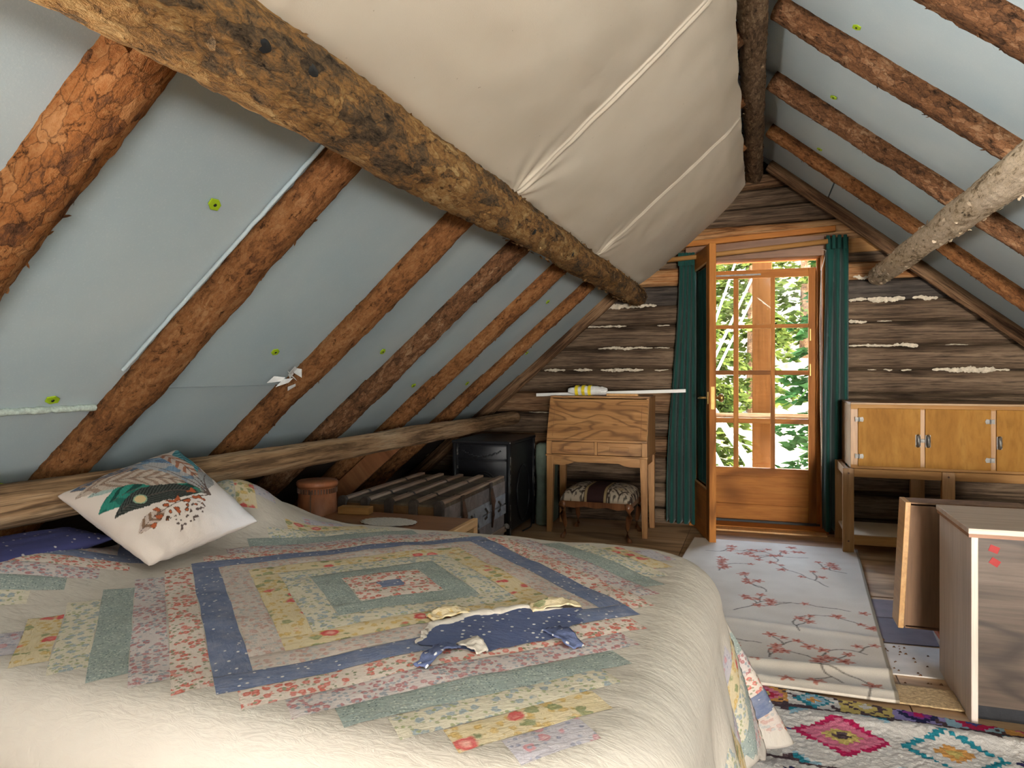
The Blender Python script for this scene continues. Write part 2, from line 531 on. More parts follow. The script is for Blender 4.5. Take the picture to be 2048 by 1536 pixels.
def shreds(parent, L, r, n, seed, mat, lo=.008, hi=.022, a0=0, a1=2 * pi):
    """ragged slivers of loose bark standing off a log that lies along local X"""
    rnd = random.Random(seed)
    mb = MB()
    for i in range(n):
        x = rnd.uniform(.03, L - .05); a = rnd.uniform(a0, a1)
        ln = rnd.uniform(lo, hi); w = rnd.uniform(.004, .011)
        d = Vector((0, cos(a), sin(a))); t = Vector((1, 0, 0)); s = d.cross(t)
        lift = rnd.uniform(.1, .55)
        b = Vector((x, 0, 0)) + d * (r * .95)
        dirn = (t * rnd.choice((-1, 1)) * rnd.uniform(.4, 1) + s * rnd.uniform(-.5, .5) + d * lift).normalized()
        p1 = b + dirn * ln
        mb.add([b - s * w, b + s * w, b + dirn * ln * .6 + s * w * .8, p1, b + dirn * ln * .6 - s * w * .8, b - d * .004], [(0, 1, 2, 3, 4), (0, 4, 3, 2, 1)])
    o = mb.build('loose_bark', mat, parent)
    tag(o, kind='stuff')
    return o

# ------------------------------------------------------------------ the shell
YW = 5.60            # inner face of the log gable
ML, CL = .87, 2.58   # left slope: underside of the rafters z = CL + ML x
MR, CR = .81, 2.64   # right slope: z = CR - MR x
KL = sqrt(1 + ML * ML); KR = sqrt(1 + MR * MR)

flo = MB().box(-3.2, 3.5, -4.6, 5.95, -.20, -.006).build('floor', MAT['dark_floor'])
tag(flo, kind='structure')
for x0, x1, y0, y1 in ((-1.9, -.46, 4.25, 5.62), (-.455, .9, 4.12, 5.78), (.505, 1.72, 2.9, 4.10), (.905, 2.9, 4.12, 5.62), (-.46, .50, 1.9, 4.10), (.505, 1.72, 1.7, 2.895)):
    MB().box(x0, x1, y0, y1, -.006, 0).build('plywood_sheet', MAT['plywood'], flo)

wf = empty('wall_far', (0, 0, 0), kind='structure')
courses = [-.06, .10, .293, .485, .655, .825, .994, 1.165, 1.335, 1.505, 1.66, 1.805, 1.93, 2.075, 2.235, 2.365, 2.49, 2.60]
mats_l = ['log_grey', 'log_grey', 'log_grey', 'log_brown', 'log_grey', 'log_brown', 'log_grey', 'log_grey', 'log_grey', 'log_grey', 'log_black', 'log_orange', 'log_grey', 'log_orange', 'log_grey', 'log_grey', 'log_brown']
DX0, DX1 = -.47, .485
for i in range(len(courses) - 1):
    z0, z1 = courses[i], courses[i + 1]
    r = (z1 - z0) / 2
    zc = (z0 + z1) / 2
    zz = z0 + .02
    xl = (zz - (CL + .07)) / ML + .02
    xr = ((CR + .07) - zz) / MR - .02
    y = YW + r * .95
    mt = MAT[mats_l[i]]
    kw = dict(amp=.012, freq=3.2, fine=.002, step=.035, seg=24)
    if z0 > 2.05:
        if xr - xl > .2:
            put_log('log', (xl, y, zc - .012), (xr, y, zc + .018), r * 1.03, r * 1.05, mt, wf, seed=i * 7, **kw)
    else:
        put_log('log', (xl, y, zc), (DX0, y, zc + .004), r * 1.04, r * 1.05, mt, wf, seed=i * 7, **kw)
        m2 = mt if i not in (5,) else MAT['log_grey']
        put_log('log', (DX1, y, zc), (xr, y, zc), r * 1.05, r * 1.04, m2, wf, seed=i * 7 + 3, **kw)
# sheathing behind the logs keeps daylight out of the joints
bk = MB()
bk.box(-3.0, DX0 - .02, YW + .16, YW + .20, -.1, 2.0).box(DX1 + .02, 3.2, YW + .16, YW + .20, -.1, 2.0)
bk.box(-1.4, 1.4, YW + .16, YW + .20, 2.0, 2.72)
bk.box(-.30, .30, YW + .16, YW + .20, 2.72, 2.84)
bk.build('backing_boards', MAT['roof_deck'], wf)
# chinking between the courses: (x0, x1, z, fatness)
def chink(x0, x1, z, h, seed):
    mb = MB(); rnd = random.Random(seed); n = max(8, int((x1 - x0) / .006))
    def P(u, t):
        x = lerp(x0, x1, t); a = 2 * pi * u
        e = sin(pi * t) ** .35
        sg = 9.0 if a < pi else 2.0
        hh = h * e * max(.22, .62 + .75 * NZ(x * 12 + seed, sg) + .55 * NZ(x * 45, seed, sg) + .3 * NZ(x * 120, seed, sg))
        dd = .010 * e * (.6 + .9 * NZ(x * 40, seed + 4, sin(a)))
        return (x, YW + .022 - dd * (1 + cos(a)) * .8, z + hh * sin(a) + .006 * NZ(x * 9, seed))
    mb.grid(P, 10, n, True)
    mb.build('chinking', MAT['chink'], wf, True)
cz = courses
for k, (x0, x1, z, h) in enumerate([(-1.34, -.72, cz[10], .030), (-1.42, -1.1, cz[9], .010), (-1.14, -.95, cz[9], .014), (-.72, -.62, cz[9], .008),
        (-1.18, -.75, cz[8], .016), (-.74, -.62, cz[8], .008), (-1.62, -1.44, cz[7], .016), (-1.38, -1.22, cz[7], .016), (-1.16, -.82, cz[7], .020), (-.74, -.63, cz[7], .008),
        (-1.75, -1.5, cz[5], .007), (-.90, -.70, cz[12], .022), (-1.06, -.95, cz[11], .02),
        (.62, .82, cz[11] + .03, .040), (.62, .74, cz[10], .018), (.74, .98, cz[10], .036), (1.02, 1.18, cz[10], .022), (.62, .74, cz[9], .018), (.80, .90, cz[9], .006),
        (.62, .92, cz[8], .014), (.90, 1.06, cz[8], .024), (1.22, 1.36, cz[8], .006), (1.14, 1.60, cz[7], .028), (.84, .90, cz[7], .010), (.95, 1.02, cz[7], .010), (.74, .80, cz[7], .007)]):
    chink(x0, x1, z, h, k + 1)

wr = MB()
def gab(x): return min(CL + .1 + ML * x, CR + .1 - MR * x)
wr.prism([(-2.95, -.05), (1.05, -.05), (1.05, gab(1.05)), (.03, gab(.03))], -4.62, -4.5)
wr.prism([(1.79, -.05), (3.15, -.05), (1.79, gab(1.79))], -4.62, -4.5)
wr.box(1.05, 1.79, -4.62, -4.5, -.05, .74)
wr.prism([(1.05, 1.27), (1.79, 1.27), (1.05, gab(1.05))], -4.62, -4.5)
tag(wr.build('wall_rear', MAT['log_brown']), kind='structure')
w1 = empty('added_window', (1.42, -4.56, .74), kind='structure')  # unseen window, added to go with the rear fill lamp
MB().box(-.37, -.32, -.05, .05, 0, .53).box(.32, .37, -.05, .05, 0, .53).box(-.32, .32, -.05, .05, 0, .05).box(-.32, .32, -.05, .05, .48, .53).build('added_window_frame', MAT['fir_wood'], w1)
w2 = empty('added_fill_frames', (0, 0, 0), kind='structure')  # holds the frames added round the slope fill lamps

# roof: sheathing (setting), foam boards as its pieces
ce = MB()
def slope_pt(side, x, y, d):
    """point on the rafter underside plane pushed outwards by d"""
    if side < 0: return Vector((x, y, CL + ML * x)) + Vector((-ML, 0, 1)) / KL * d
    return Vector((x, y, CR - MR * x)) + Vector((MR, 0, 1)) / KR * d
def slab(mb, side, x0, x1, y0, y1, d0, d1):
    b = [slope_pt(side, x0, y0, d0), slope_pt(side, x1, y0, d0), slope_pt(side, x1, y1, d0), slope_pt(side, x0, y1, d0)]
    t = [slope_pt(side, x0, y0, d1), slope_pt(side, x1, y0, d1), slope_pt(side, x1, y1, d1), slope_pt(side, x0, y1, d1)]
    mb.hexa(b, t)
slab(ce, -1, -3.15, .12, -4.65, 5.9, .13, .16)
slab(ce, 1, -.14, 3.4, -4.65, 5.9, .13, .16)
ceil = tag(ce.build('ceiling', MAT['roof_deck']), kind='structure')

fb = MB()
for a in ((-2.16, -2.10, -1.9, -.5), (-1.60, -1.54, -1.9, -.5), (-2.10, -1.60, -1.9, -1.84), (-2.10, -1.60, -.56, -.5)): slab(fb, -1, *a, .0, .09)
for a in ((1.40, 1.46, -2.9, -1.3), (2.34, 2.4, -2.9, -1.3), (1.46, 2.34, -2.9, -2.84), (1.46, 2.34, -1.36, -1.3)): slab(fb, 1, *a, .0, .09)
fb.build('added_fill_frame', MAT['fir_wood'], w2)  # added unseen frames, the roof has no openings behind them

RL = [-4.5, -2.6, -.55, .22, 1.0, 1.70, 2.50, 3.21, 3.945, 4.735, 5.555]
RR = [-4.5, -2.6, -.6, .15, .9, 1.68, 2.46, 3.15, 3.93, 4.72, 5.50]
PD = .078            # foam boards start this far above the rafter undersides
panels = {}
def panel(side, x0, x1, y0, y1, d, key):
    mb = MB(); rnd = random.Random(hash(key) & 0xffff)
    slab(mb, side, x0, x1, y0, y1, d, d + .025)
    panels[key] = mb.build('insulation_panel', MAT['foam'], ceil)
for i in range(len(RL)):
    y0 = RL[i] + .003
    y1 = RL[i + 1] - .003 if i < len(RL) - 1 else YW + .04
    dd = [0, 0, .002, -.002, .004, .0, .005, .001, .003, .0, .0][i]
    sx = [-1.8, -1.8, -1.80, -1.80, -1.84, -1.77, -1.76, -1.74, -1.73, -1.74, -1.78][i]
    panel(-1, sx, .05, y0, y1, PD + dd, ('l', i, 'u'))
    panel(-1, -2.20, sx - (.016 if i == 5 else .006), y0 + .004, y1 - .004, PD + dd + (.014 if i == 5 else .008), ('l', i, 'd'))
for i in range(len(RR)):
    y0 = RR[i] + .003
    y1 = RR[i + 1] - .003 if i < len(RR) - 1 else YW + .04
    dd = [0, 0, .0, .004, .0, .003, .0, .004, .001, .003, .0][i]
    sx = [1.7, 1.7, 1.7, 1.7, 1.7, 1.7, 1.5, 1.26, .95, .42, 1.3][i]
    panel(1, -.07, sx, y0, y1, PD + dd, ('r', i, 'u'))
    panel(1, sx + .006, 3.2, y0, y1, PD + dd + .004, ('r', i, 'd'))
# raw cut foam along the seam of the bay by the bed
for (y0, y1, x, nm) in ((1.02, 1.66, -1.830, ('l', 4, 'u')),):
    mb = MB()
    def P(u, t, y0=y0, y1=y1, x=x):
        y = lerp(y0, y1, t); w = .007 + .005 * NZ(y * 30, 3)
        p = slope_pt(-1, x + w * cos(2 * pi * u), y, PD - .004 + .010 * sin(2 * pi * u) + .004 * NZ(y * 55, 8))
        return p
    mb.grid(P, 8, 60, True)
    mb.build('foam_edge', MAT['foam_raw'], panels[nm], True)
# lifted foam edge against the second rafter of the bed side
mb = MB()
def P(u, t):
    x = lerp(-1.70, -.95, t)
    return slope_pt(-1, x, 1.640 + .006 * cos(2 * pi * u) , PD - .006 + .006 * sin(2 * pi * u) + .003 * NZ(x * 30))
mb.grid(P, 8, 60, True).build('foam_edge', MAT['foam'], panels[('l', 4, 'u')], True)
# lime plastic washers with a dark screw
def washer(side, x, y, key, rz):
    par = panels[key]
    o = MB().prism([(cos(2 * pi * k / 6 + .3) * (.023 if k % 3 else .027), sin(2 * pi * k / 6 + .3) * .016) for k in range(6)], -.004, .0, 'z').build('fastener_washer', MAT['lime'], par, False, .001)
    s = MB().lathe([(.0045, -.0065), (.0045, -.003)], seg=8)
    o.data.materials.append(MAT['screw'])
    bm = bmesh.new(); bm.from_mesh(o.data); n0 = len(bm.faces)
    me2 = s.mesh('screw'); bm.from_mesh(me2)
    bm.faces.ensure_lookup_table()
    for f in bm.faces[n0:]: f.material_index = 1
    bm.to_mesh(o.data); bm.free()
    p = slope_pt(side, x, y, PD + .001)
    nrm = Vector((-ML, 0, 1)) / KL if side < 0 else Vector((MR, 0, 1)) / KR
    ax = Vector((0, 1, 0)); ay = nrm.cross(ax)
    m = Matrix((ax, ay, nrm)).transposed().to_4x4(); m.translation = p
    o.matrix_world = m @ Matrix.Rotation(rz, 4, 'Z')
for x, y, key, rz in ((-1.23, 1.478, ('l', 4, 'u'), .4), (-1.80, 1.50, ('l', 4, 'u'), .3), (-2.104, 1.565, ('l', 4, 'd'), .2), (-1.626, 2.251, ('l', 5, 'u'), .3),
                      (-1.6, 2.58, ('l', 6, 'u'), .1), (-1.601, 3.016, ('l', 6, 'u'), .5), (-1.80, 3.74, ('l', 7, 'd'), .3), (-1.80, 4.55, ('l', 8, 'd'), .6), (-1.2, 4.43, ('l', 8, 'u'), .2), (-1.55, 5.1, ('l', 9, 'u'), .5)):
    washer(-1, x, y, key, rz)
for x, y, key in ((.311, 3.002, ('r', 6, 'u')), (.301, 3.758, ('r', 7, 'u')), (.304, 4.60, ('r', 8, 'u')), (.62, 4.02, ('r', 8, 'u')), (1.03, 4.12, ('r', 8, 'd'))):
    washer(1, x, y, key, .5)

# rafters
ordn = ['first', 'second', 'third', 'fourth', 'fifth', 'sixth', 'seventh', 'eighth', 'ninth']
def rafter(side, y, r, mat, label, seed, x_out, flakes, dy=0.0):
    x_in = -.03 if side < 0 else .05
    p0 = slope_pt(side, x_in, y, r * .98); p1 = slope_pt(side, x_out, y + dy, r * 1.0)
    o = put_log('rafter', p0, p1, r * .92, r * 1.06, mat, None, seed=seed, amp=.011, freq=5, fine=.005, step=.016, seg=30)
    tag(o, label, 'rafter', 'log rafters of the attic roof')
    if flakes:
        shreds(o, (p1 - p0).length, r, flakes, seed, mat)
    return o
for k, i in enumerate((9, 8, 7, 6, 5, 4, 3)):
    r = [.048, .060, .060, .060, .062, .070, .062][k]
    mt = MAT[['bark_rust', 'bark_rust', 'bark_dark', 'bark_rust', 'bark_rust', 'bark_orange', 'bark_orange'][k]]
    rafter(-1, RL[i], r, mt, 'bark covered rafter on the bed side slope, %s from the bare gable rafter' % ordn[k], 40 + k, -2.92, [160, 220, 220, 220, 160, 260, 0][k], [-.03, .0, .0, .05, .05, .10, 0][k])
for k, i in enumerate((9, 8, 7, 6, 5)):
    r = [.052, .058, .062, .066, .064][k]
    rafter(1, RR[i], r, MAT['bark_dark' if k else 'bark_rust'], 'bark covered rafter on the cabinet side slope, %s from the bare gable rafter' % ordn[k], 60 + k, 3.1, [220, 260, 260, 200, 0][k], [.06, .04, .0, -.03, 0][k])
for side, y, x_out, lb in ((-1, RL[10], -2.9, 'bare weathered gable rafter on the bed side slope'), (1, RR[10], 3.05, 'bare weathered gable rafter on the cabinet side slope')):
    r = .050
    p0 = slope_pt(side, side * .06, y, r); p1 = slope_pt(side, x_out, y, r)
    tag(put_log('rafter', p0, p1, r * .9, r * 1.1, MAT['log_brown'], None, seed=77 + side, amp=.01, freq=4, fine=.002), lb, 'rafter', 'log rafters of the attic roof')

# long timbers
o = put_log('ridge_beam', (-.015, 5.62, 2.588), (-.02, -4.45, 2.592), .060, .058, MAT['bark_ridge'], None, seed=5, amp=.010, freq=5, fine=.006, step=.016, seg=30)
tag(o, 'slim bark covered ridge pole under the peak of the attic roof', 'beam'); shreds(o, 5.6, .059, 500, 9, MAT['bark_ridge'], .008, .02)
o = put_log('purlin', (-.865, 5.62, 1.728), (-.905, -4.45, 1.75), .072, .108, MAT['bark_mottled'], None, seed=21, amp=.016, freq=4, fine=.006, step=.016, seg=34, bend=(0, .0))
tag(o, 'thick mottled bark purlin log below the edge of the canvas ceiling', 'beam'); shreds(o, 5.6, .084, 700, 11, MAT['bark_mottled'], .008, .022)
pl_b = o
# dark worm eaten holes in the big purlin
for (x, a, w, h) in ((4.58, -.28, .022, .010), (4.44, -.18, .020, .007), (2.95, -.6, .016, .008), (2.35, -.5, .012, .007), (3.0, .2, .012, .006)):
    mb = MB()
    rr = lerp(.072, .108, x / 10.07) + .001
    def P(u, t, x=x, a=a, w=w, h=h, rr=rr):
        q = t * (1 + .35 * NZ(cos(2 * pi * u) * 2 + x * 9, sin(2 * pi * u) * 2))
        aa = a + h * q * sin(2 * pi * u) / rr * 1.6
        return (x + w * q * cos(2 * pi * u), (rr + .004 - .004 * t) * cos(aa), (rr + .004 - .004 * t) * sin(aa))
    mb.grid(P, 14, 4, True).build('bark_hole', MAT['screw'], o, True)
o = put_log('purlin', (.80, 5.58, 1.815), (.885, -4.45, 1.79), .062, .080, MAT['bark_pale'], None, seed=33, amp=.012, freq=4, fine=.005, step=.016, seg=32)
tag(o, 'pale flecked bark purlin log under the cabinet side slope', 'beam'); shreds(o, 5.6, .07, 350, 13, MAT['bark_pale'], .008, .02)
o = put_log('wall_plate_log', (-1.865, 5.62, .775), (-1.87, -4.45, .790), .052, .062, MAT['log_plate'], None, seed=44, amp=.010, freq=3, fine=.002, step=.03, seg=28, bend=(0, .012))
tag(o, 'smooth peeled pole running low along the bed side slope behind the bed', 'beam')

# canvas ceiling cloth between ridge pole and big purlin
cy_rows = []
_y = -4.4
while _y < 5.5:
    cy_rows.append(_y)
    _d = min(abs(_y - q) for q in (2.485, 3.92))
    _y += .0035 if _d < .07 else (.012 if _d < .2 else .03)
def canvas_pt(u, t):
    row = cy_rows[min(len(cy_rows) - 1, int(round(t * (len(cy_rows) - 1))))]
    s = u                                        # 0 at ridge, 1 at purlin
    x = lerp(-.072, -.845, s)
    yend = 5.36 + .14 * sin(pi * s)
    y = min(row, yend - (5.5 - row) * .02)
    seams = (-4.5, -3.2, -1.78, -.35, 1.06, 2.485, 3.92, 5.6)
    for a, b in zip(seams[:-1], seams[1:]):
        if a <= y < b:
            w = (y - a) / (b - a); break
    else: a, b, w = 5.6, 7.0, 0
    sag = .040 * sin(pi * w) ** .8 * sin(pi * min(1, max(0, s * 1.02 - .01))) ** .6
    d = min(abs(y - q) for q in seams)
    sg = min(seams, key=lambda q: abs(y - q))
    sk = sin(pi * min(1, max(0, s))) ** .35
    puck = -.020 * exp(-(d / .0055) ** 2) * sk + .010 * exp(-((y - sg + .014) / .008) ** 2) * sk + .008 * exp(-((y - sg - .022) / .012) ** 2) * sk
    rad = 0
    for q in (2.485, 3.92):                      # creases fanning from where the seam is tied to the purlin
        dx, dy = (1 - s) * .8, y - q
        rr_ = sqrt(dx * dx + dy * dy)
        if rr_ < .32:
            rad += .005 * sin(atan2(dy, dx + .004) * 13) * sstep(.32, .05, rr_) * sstep(0, .05, rr_)
    z = 2.512 + ML * x - sag - puck + rad
    z += .006 * NZ(x * 5, y * 3.0) + .004 * NZ(x * 14, y * 6)
    if s < .10:                                  # loose hem beside the ridge pole
        k = (1 - s / .10)
        z += k * (.030 + .012 * sin(y * 9) + .016 * NZ(y * 3, 5))
        x += -.012 * k * NZ(y * 4.2, 9)
    if s > .95: z += (s - .95) / .05 * .012
    return (x, y, z)
cv = MB().grid(canvas_pt, 70, len(cy_rows)).build('canvas_ceiling', MAT['canvas'], None, True)
tag(cv, 'cream canvas stretched between ridge pole and big mottled purlin', 'canvas')

# taped plastic scrap on the slope
tp = MB()
rnd = random.Random(4)
for k in range(7):
    c = slope_pt(-1, -1.70 + rnd.uniform(-.03, .03), 2.41 + rnd.uniform(-.05, .05), .045 + rnd.uniform(-.03, .02))
    a, b = Vector((rnd.uniform(-.05, .05), rnd.uniform(-.05, .05), rnd.uniform(-.03, .03))), Vector((rnd.uniform(-.02, .02), rnd.uniform(-.04, .04), rnd.uniform(-.05, .05)))
    tp.add([c, c + a, c + a + b, c + b * .6], [(0, 1, 2, 3)])
tag(solidify(tp.build('plastic_scrap', MAT['bag_plastic']), .001), 'crumpled clear plastic tape stuck to a rafter by the panel seam', 'plastic scrap')

# ------------------------------------------------------------------ doors, door trim, curtains
fr = empty('trim_1', (0, YW, 0), kind='structure')
MB().box(-.475, -.432, -.03, .26, 0, 2.0).build('jamb', MAT['fir_wood'], fr, False, .003)
MB().box(.445, .488, -.03, .26, 0, 2.0).build('jamb', MAT['fir_wood'], fr, False, .003)
MB().box(-.475, .488, -.03, .26, 1.985, 2.03).build('head', MAT['fir_wood_x'], fr, False, .003)
MB().box(-.50, .52, -.045, -.032, 1.975, 2.12).build('head_board', MAT['dark_fir'], fr, False, .002)
MB().box(-.432, .445, -.02, .26, -.002, .018).build('sill', MAT['fir_wood_x'], fr, False, .003)
MB().box(-.36, .47, -.13, -.03, 0, .012).build('threshold_strip', MAT['light_edge'], fr, False, .002)
MB().box(.420, .445, .155, .175, .018, 1.985).build('stop', MAT['fir_wood'], fr, False, .002)
MB().box(-.432, .445, .150, .172, .018, .034).build('weather_strip', MAT['screw'], fr)
t2 = MB().box(-.53, .53, -.02, .03, 0, .04, Matrix.Translation((-.0, 5.53, 2.105)) @ Matrix.Rotation(-.055, 4, 'Y')).build('trim_2', MAT['fir_wood_x'], None, False, .004)
tag(t2, kind='structure')
o = MB().box(-.13, .13, -.012, .012, -.05, .05).build('trim_3', MAT['maple_x'], None, False, .003)
o.location = (.74, YW - .018, 2.04); o.rotation_euler = (0, -.03, 0); tag(o, kind='structure')

def make_lite_door(name, W, H, T, cols, rows, gx, gz, panelz, mat, matx):
    """door standing on z=0, x from 0 to W; cols/rows list the lite openings"""
    d = empty(name, kind='structure')
    MB().box(0, gx[0], -T / 2, T / 2, 0, H).build('stile', mat, d, False, .003)
    MB().box(gx[1], W, -T / 2, T / 2, 0, H).build('stile', mat, d, False, .003)
    MB().box(gx[0], gx[1], -T / 2, T / 2, gz[1], H).build('rail', matx, d, False, .003)
    MB().box(gx[0], gx[1], -T / 2, T / 2, panelz[1], gz[0]).build('rail', matx, d, False, .003)
    MB().box(gx[0], gx[1], -T / 2, T / 2, 0, panelz[0]).build('rail', matx, d, False, .003)
    p = MB().box(gx[0], gx[1], -T * .22, T * .22, panelz[0], panelz[1]).build('panel', matx, d)
    for (a, b) in zip(cols[:-1], cols[1:]):
        MB().box(a[1], b[0], -T * .42, T * .42, gz[0], gz[1]).build('muntin', mat, d, False, .002)
    for (a, b) in zip(rows[:-1], rows[1:]):
        for c in cols:
            MB().box(c[0], c[1], -T * .42, T * .42, a[1], b[0]).build('muntin', matx, d, False, .002)
    for c in cols:
        for r in rows:
            MB().box(c[0], c[1], -.003, .003, r[0], r[1]).build('pane', MAT['glass'], d)
    return d
# outer door with twelve panes, closed
ox = -.425
cols = [(-.345 - ox, -.164 - ox), (-.127 - ox, .104 - ox), (.136 - ox, .370 - ox)]
cols[0] = (-.345 - ox, -.164 - ox)
rows = [(.402, .740), (.778, 1.108), (1.142, 1.462), (1.490, 1.845)]
d2 = make_lite_door('door_2', .868, 1.905, .045, cols, rows, (.080, .795), (.402, 1.845), (.125, .335), MAT['fir_wood'], MAT['fir_wood_x'])
d2.location = (ox, 5.82, .020)
for z in (1.10, 1.36): MB().box(.80, .812, -.034, -.022, z, z + .09).build('latch_plate', MAT['brass'], d2, False, .002)
# closer arm at the head of the outer door
MB().box(.02, .46, -.032, -.022, 1.862, 1.874).build('door_closer', MAT['nickel'], d2)
# inner door standing open into the room: one large pane over a panel
hx, hy, ex, ey = -.440, 5.62, -.272, 4.985
W = sqrt((ex - hx) ** 2 + (ey - hy) ** 2)
d1 = empty('door_1', (hx, hy, .012), atan2(ey - hy, ex - hx), kind='structure')
T = .045; H = 1.995
dw, dwx = MAT['fir_wood'], MAT['fir_wood_x']
MB().box(0, .095, -T / 2, T / 2, 0, H).build('stile', dw, d1, False, .003)
MB().box(W - .095, W, -T / 2, T / 2, 0, H).build('stile', dw, d1, False, .003)
MB().box(.095, W - .095, -T / 2, T / 2, H - .11, H).build('rail', dwx, d1, False, .003)
MB().box(.095, W - .095, -T / 2, T / 2, .0, .34).build('rail', dwx, d1, False, .003)
MB().box(.095, W - .095, -.004, .004, .34, H - .11).build('pane', MAT['glass'], d1)
for sy in (-1, 1):
    bd = MB(); y0, y1 = (sy * .012, sy * .022) if sy > 0 else (sy * .022, sy * .012)
    bd.box(.095, .105, y0, y1, .34, H - .11).box(W - .105, W - .095, y0, y1, .34, H - .11).box(.105, W - .105, y0, y1, .34, .350).box(.105, W - .105, y0, y1, H - .12, H - .11)
    bd.build('glazing_bead', MAT['light_edge'], d1)
kz = .965
pl = MB().box(W - .075, W - .035, -T / 2 - .004, T / 2 + .004, kz - .04, kz + .04).build('lock_plate', MAT['brass'], d1, False, .002)
kn = MB(); M0 = Matrix.Translation((W - .055, 0, kz)) @ Matrix.Rotation(-pi / 2, 4, 'X')
kb = MB().lathe([(.009, .02), (.009, .045), (.020, .052), (.027, .062), (.028, .072), (.022, .082), (.010, .085)], seg=20)
kn.add([M0 @ Vector(v) for v in kb.v], kb.f); kn.build('knob', MAT['brass'], d1, True)
MB().tube([(W - .055, -T / 2, kz), (W - .055, -.060, kz), (W - .075, -.066, kz), (W - .15, -.066, kz - .006)], [.008, .008, .008, .006], 10).build('lever', MAT['brass'], d1, True)
MB().box(W - .001, W + .002, -.012, .012, kz - .075, kz + .075).build('strike_plate', MAT['brass'], d1)
for z in (.2, .95, 1.75): MB().tube([(-.004, T / 2, z), (-.004, T / 2, z + .09)], .006, 8).build('hinge', MAT['brass'], d1)

rod = MB().tube([(-.66, 5.44, 1.972), (.47, 5.44, 2.053)], .018, 16).build('curtain_rod', MAT['maple_x'], None, True)
tag(rod, 'round varnished wooden rod across the head of the doorway', 'curtain rod')

def curtain(label, x0, x1, xt0, xt1, zt, zb, y, n, seed, tie=0):
    def P(u, t):
        s = t
        z = lerp(zt, zb, t)
        a, b = lerp(xt0, x0, sstep(0, .9, t)), lerp(xt1, x1, sstep(0, .9, t))
        x = lerp(a, b, u)
        ph = u * n * 2 * pi + .5 * sin(t * 3 + seed) + .4 * NZ(u * 4, t * 3, seed)
        am = lerp(.018, .038, sstep(0, .35, t))
        if t < .05: am *= .55
        yy = y + am * sin(ph) + .010 * NZ(u * 9, t * 5, seed) + .03 * (t * .3)
        x += .006 * cos(ph)
        if t > .97: yy += .004 * sin(ph * 3)
        return (x, yy, z + .008 * sin(ph) * (t > .9))
    e = empty('curtain', ((x0 + x1) / 2, y, 0), 0, label, 'curtain')
    c = MB().grid(P, 150, 90)
    c.v = [(v[0] - (x0 + x1) / 2, v[1] - y, v[2]) for v in c.v]
    o = c.build('cloth', MAT['green'], e, True); solidify(o, .003, 0)
    h = MB()
    for i in range(n + 1):
        xx = lerp(xt0, xt1, (i + .5) / (n + 1)) - (x0 + x1) / 2
        h.box(xx - .012, xx + .012, -.05, -.036, zt - .085, zt + .012)
    h.build('pleat', MAT['green'], e, False, .006, 3)
    return e
curtain('dark green curtain bunched behind the open glass door', -.64, -.425, -.545, -.425, 2.015, .035, 5.50, 4, 1)
cur2 = curtain('dark green curtain hanging beside the tan wall cabinet', .435, .605, .455, .60, 2.085, .045, 5.50, 3, 6)
cd = MB().tube([(.425 - .52, -.08, 2.00), (.455 - .52, -.095, 1.985), (.445 - .52, -.10, 1.93), (.425 - .52, -.09, 1.84), (.418 - .52, -.075, 1.5), (.422 - .52, -.07, .9), (.43 - .52, -.06, .5)], .0022, 6).build('pull_cord', MAT['doily'], cur2, True)

# ------------------------------------------------------------------ slant front desk, stool and the things on the desk
dk = empty('writing_desk', (-1.07, 5.03, 0), 0, 'oak slant front writing desk with two small drawers against the log wall', 'desk')
DW = .36     # half width; local y runs from the front to the wall
side = [(0, .555), (0, .672), (.095, .950), (.095, .962), (.42, .962), (.42, .555)]
for sx in (-1, 1):
    a, b = (-DW, -DW + .018) if sx < 0 else (DW - .018, DW)
    MB().prism(side, a, b, 'x').build('side_panel', MAT['oak_leg'], dk, False, .002)
MB().box(-DW, DW, .095, .43, .962, .976).build('top', MAT['oak'], dk, False, .003)
lid = MB().hexa([(-DW + .003, -.012, .676), (DW - .003, -.012, .676), (DW - .003, .006, .670), (-DW + .003, .006, .670)],
                [(-DW + .003, .083, .957), (DW - .003, .083, .957), (DW - .003, .100, .952), (-DW + .003, .100, .952)]).build('slant_lid', MAT['oak'], dk, False, .003)
def on_lid(x, s, off): return (x, lerp(-.012, .083, s) - off, lerp(.676, .957, s) - off * .3)
for x in (-DW + .045, DW - .045):
    MB().hexa([on_lid(x - .0012, .06, .0), on_lid(x + .0012, .06, .0), on_lid(x + .0012, .06, -.002), on_lid(x - .0012, .06, -.002)], [on_lid(x - .0012, .88, .0008), on_lid(x + .0012, .88, .0008), on_lid(x + .0012, .88, -.002), on_lid(x - .0012, .88, -.002)]).build('inlay_line', MAT['stool_wood'], lid)
MB().box(-DW + .018, DW - .018, .40, .415, .56, .96).build('back_panel', MAT['oak'], dk)
MB().box(-DW - .004, DW + .004, -.012, .43, .548, .562).build('case_bottom', MAT['oak'], dk, False, .003)
MB().box(-DW, DW, -.004, .016, .655, .672).build('drawer_rail', MAT['oak'], dk, False, .002)
for x0, x1 in ((-DW, -DW + .038), (-.010, .010), (DW - .038, DW)):
    MB().box(x0, x1, -.004, .016, .562, .655).build('drawer_post', MAT['oak_leg'], dk, False, .002)
for x0, x1 in ((-DW + .040, -.012), (.012, DW - .040)):
    dr = MB().box(x0, x1, .0, .03, .565, .652).build('drawer', MAT['oak'], dk, False, .002)
    c = (x0 + x1) / 2
    MB().box(c - .068, c + .068, -.007, .0, .594, .624).build('finger_pull', MAT['oak'], dr, False, .006, 3)
    MB().box(c - .06, c + .06, -.0085, -.006, .592, .597).build('pull_groove', MAT['stool_wood'], dr)
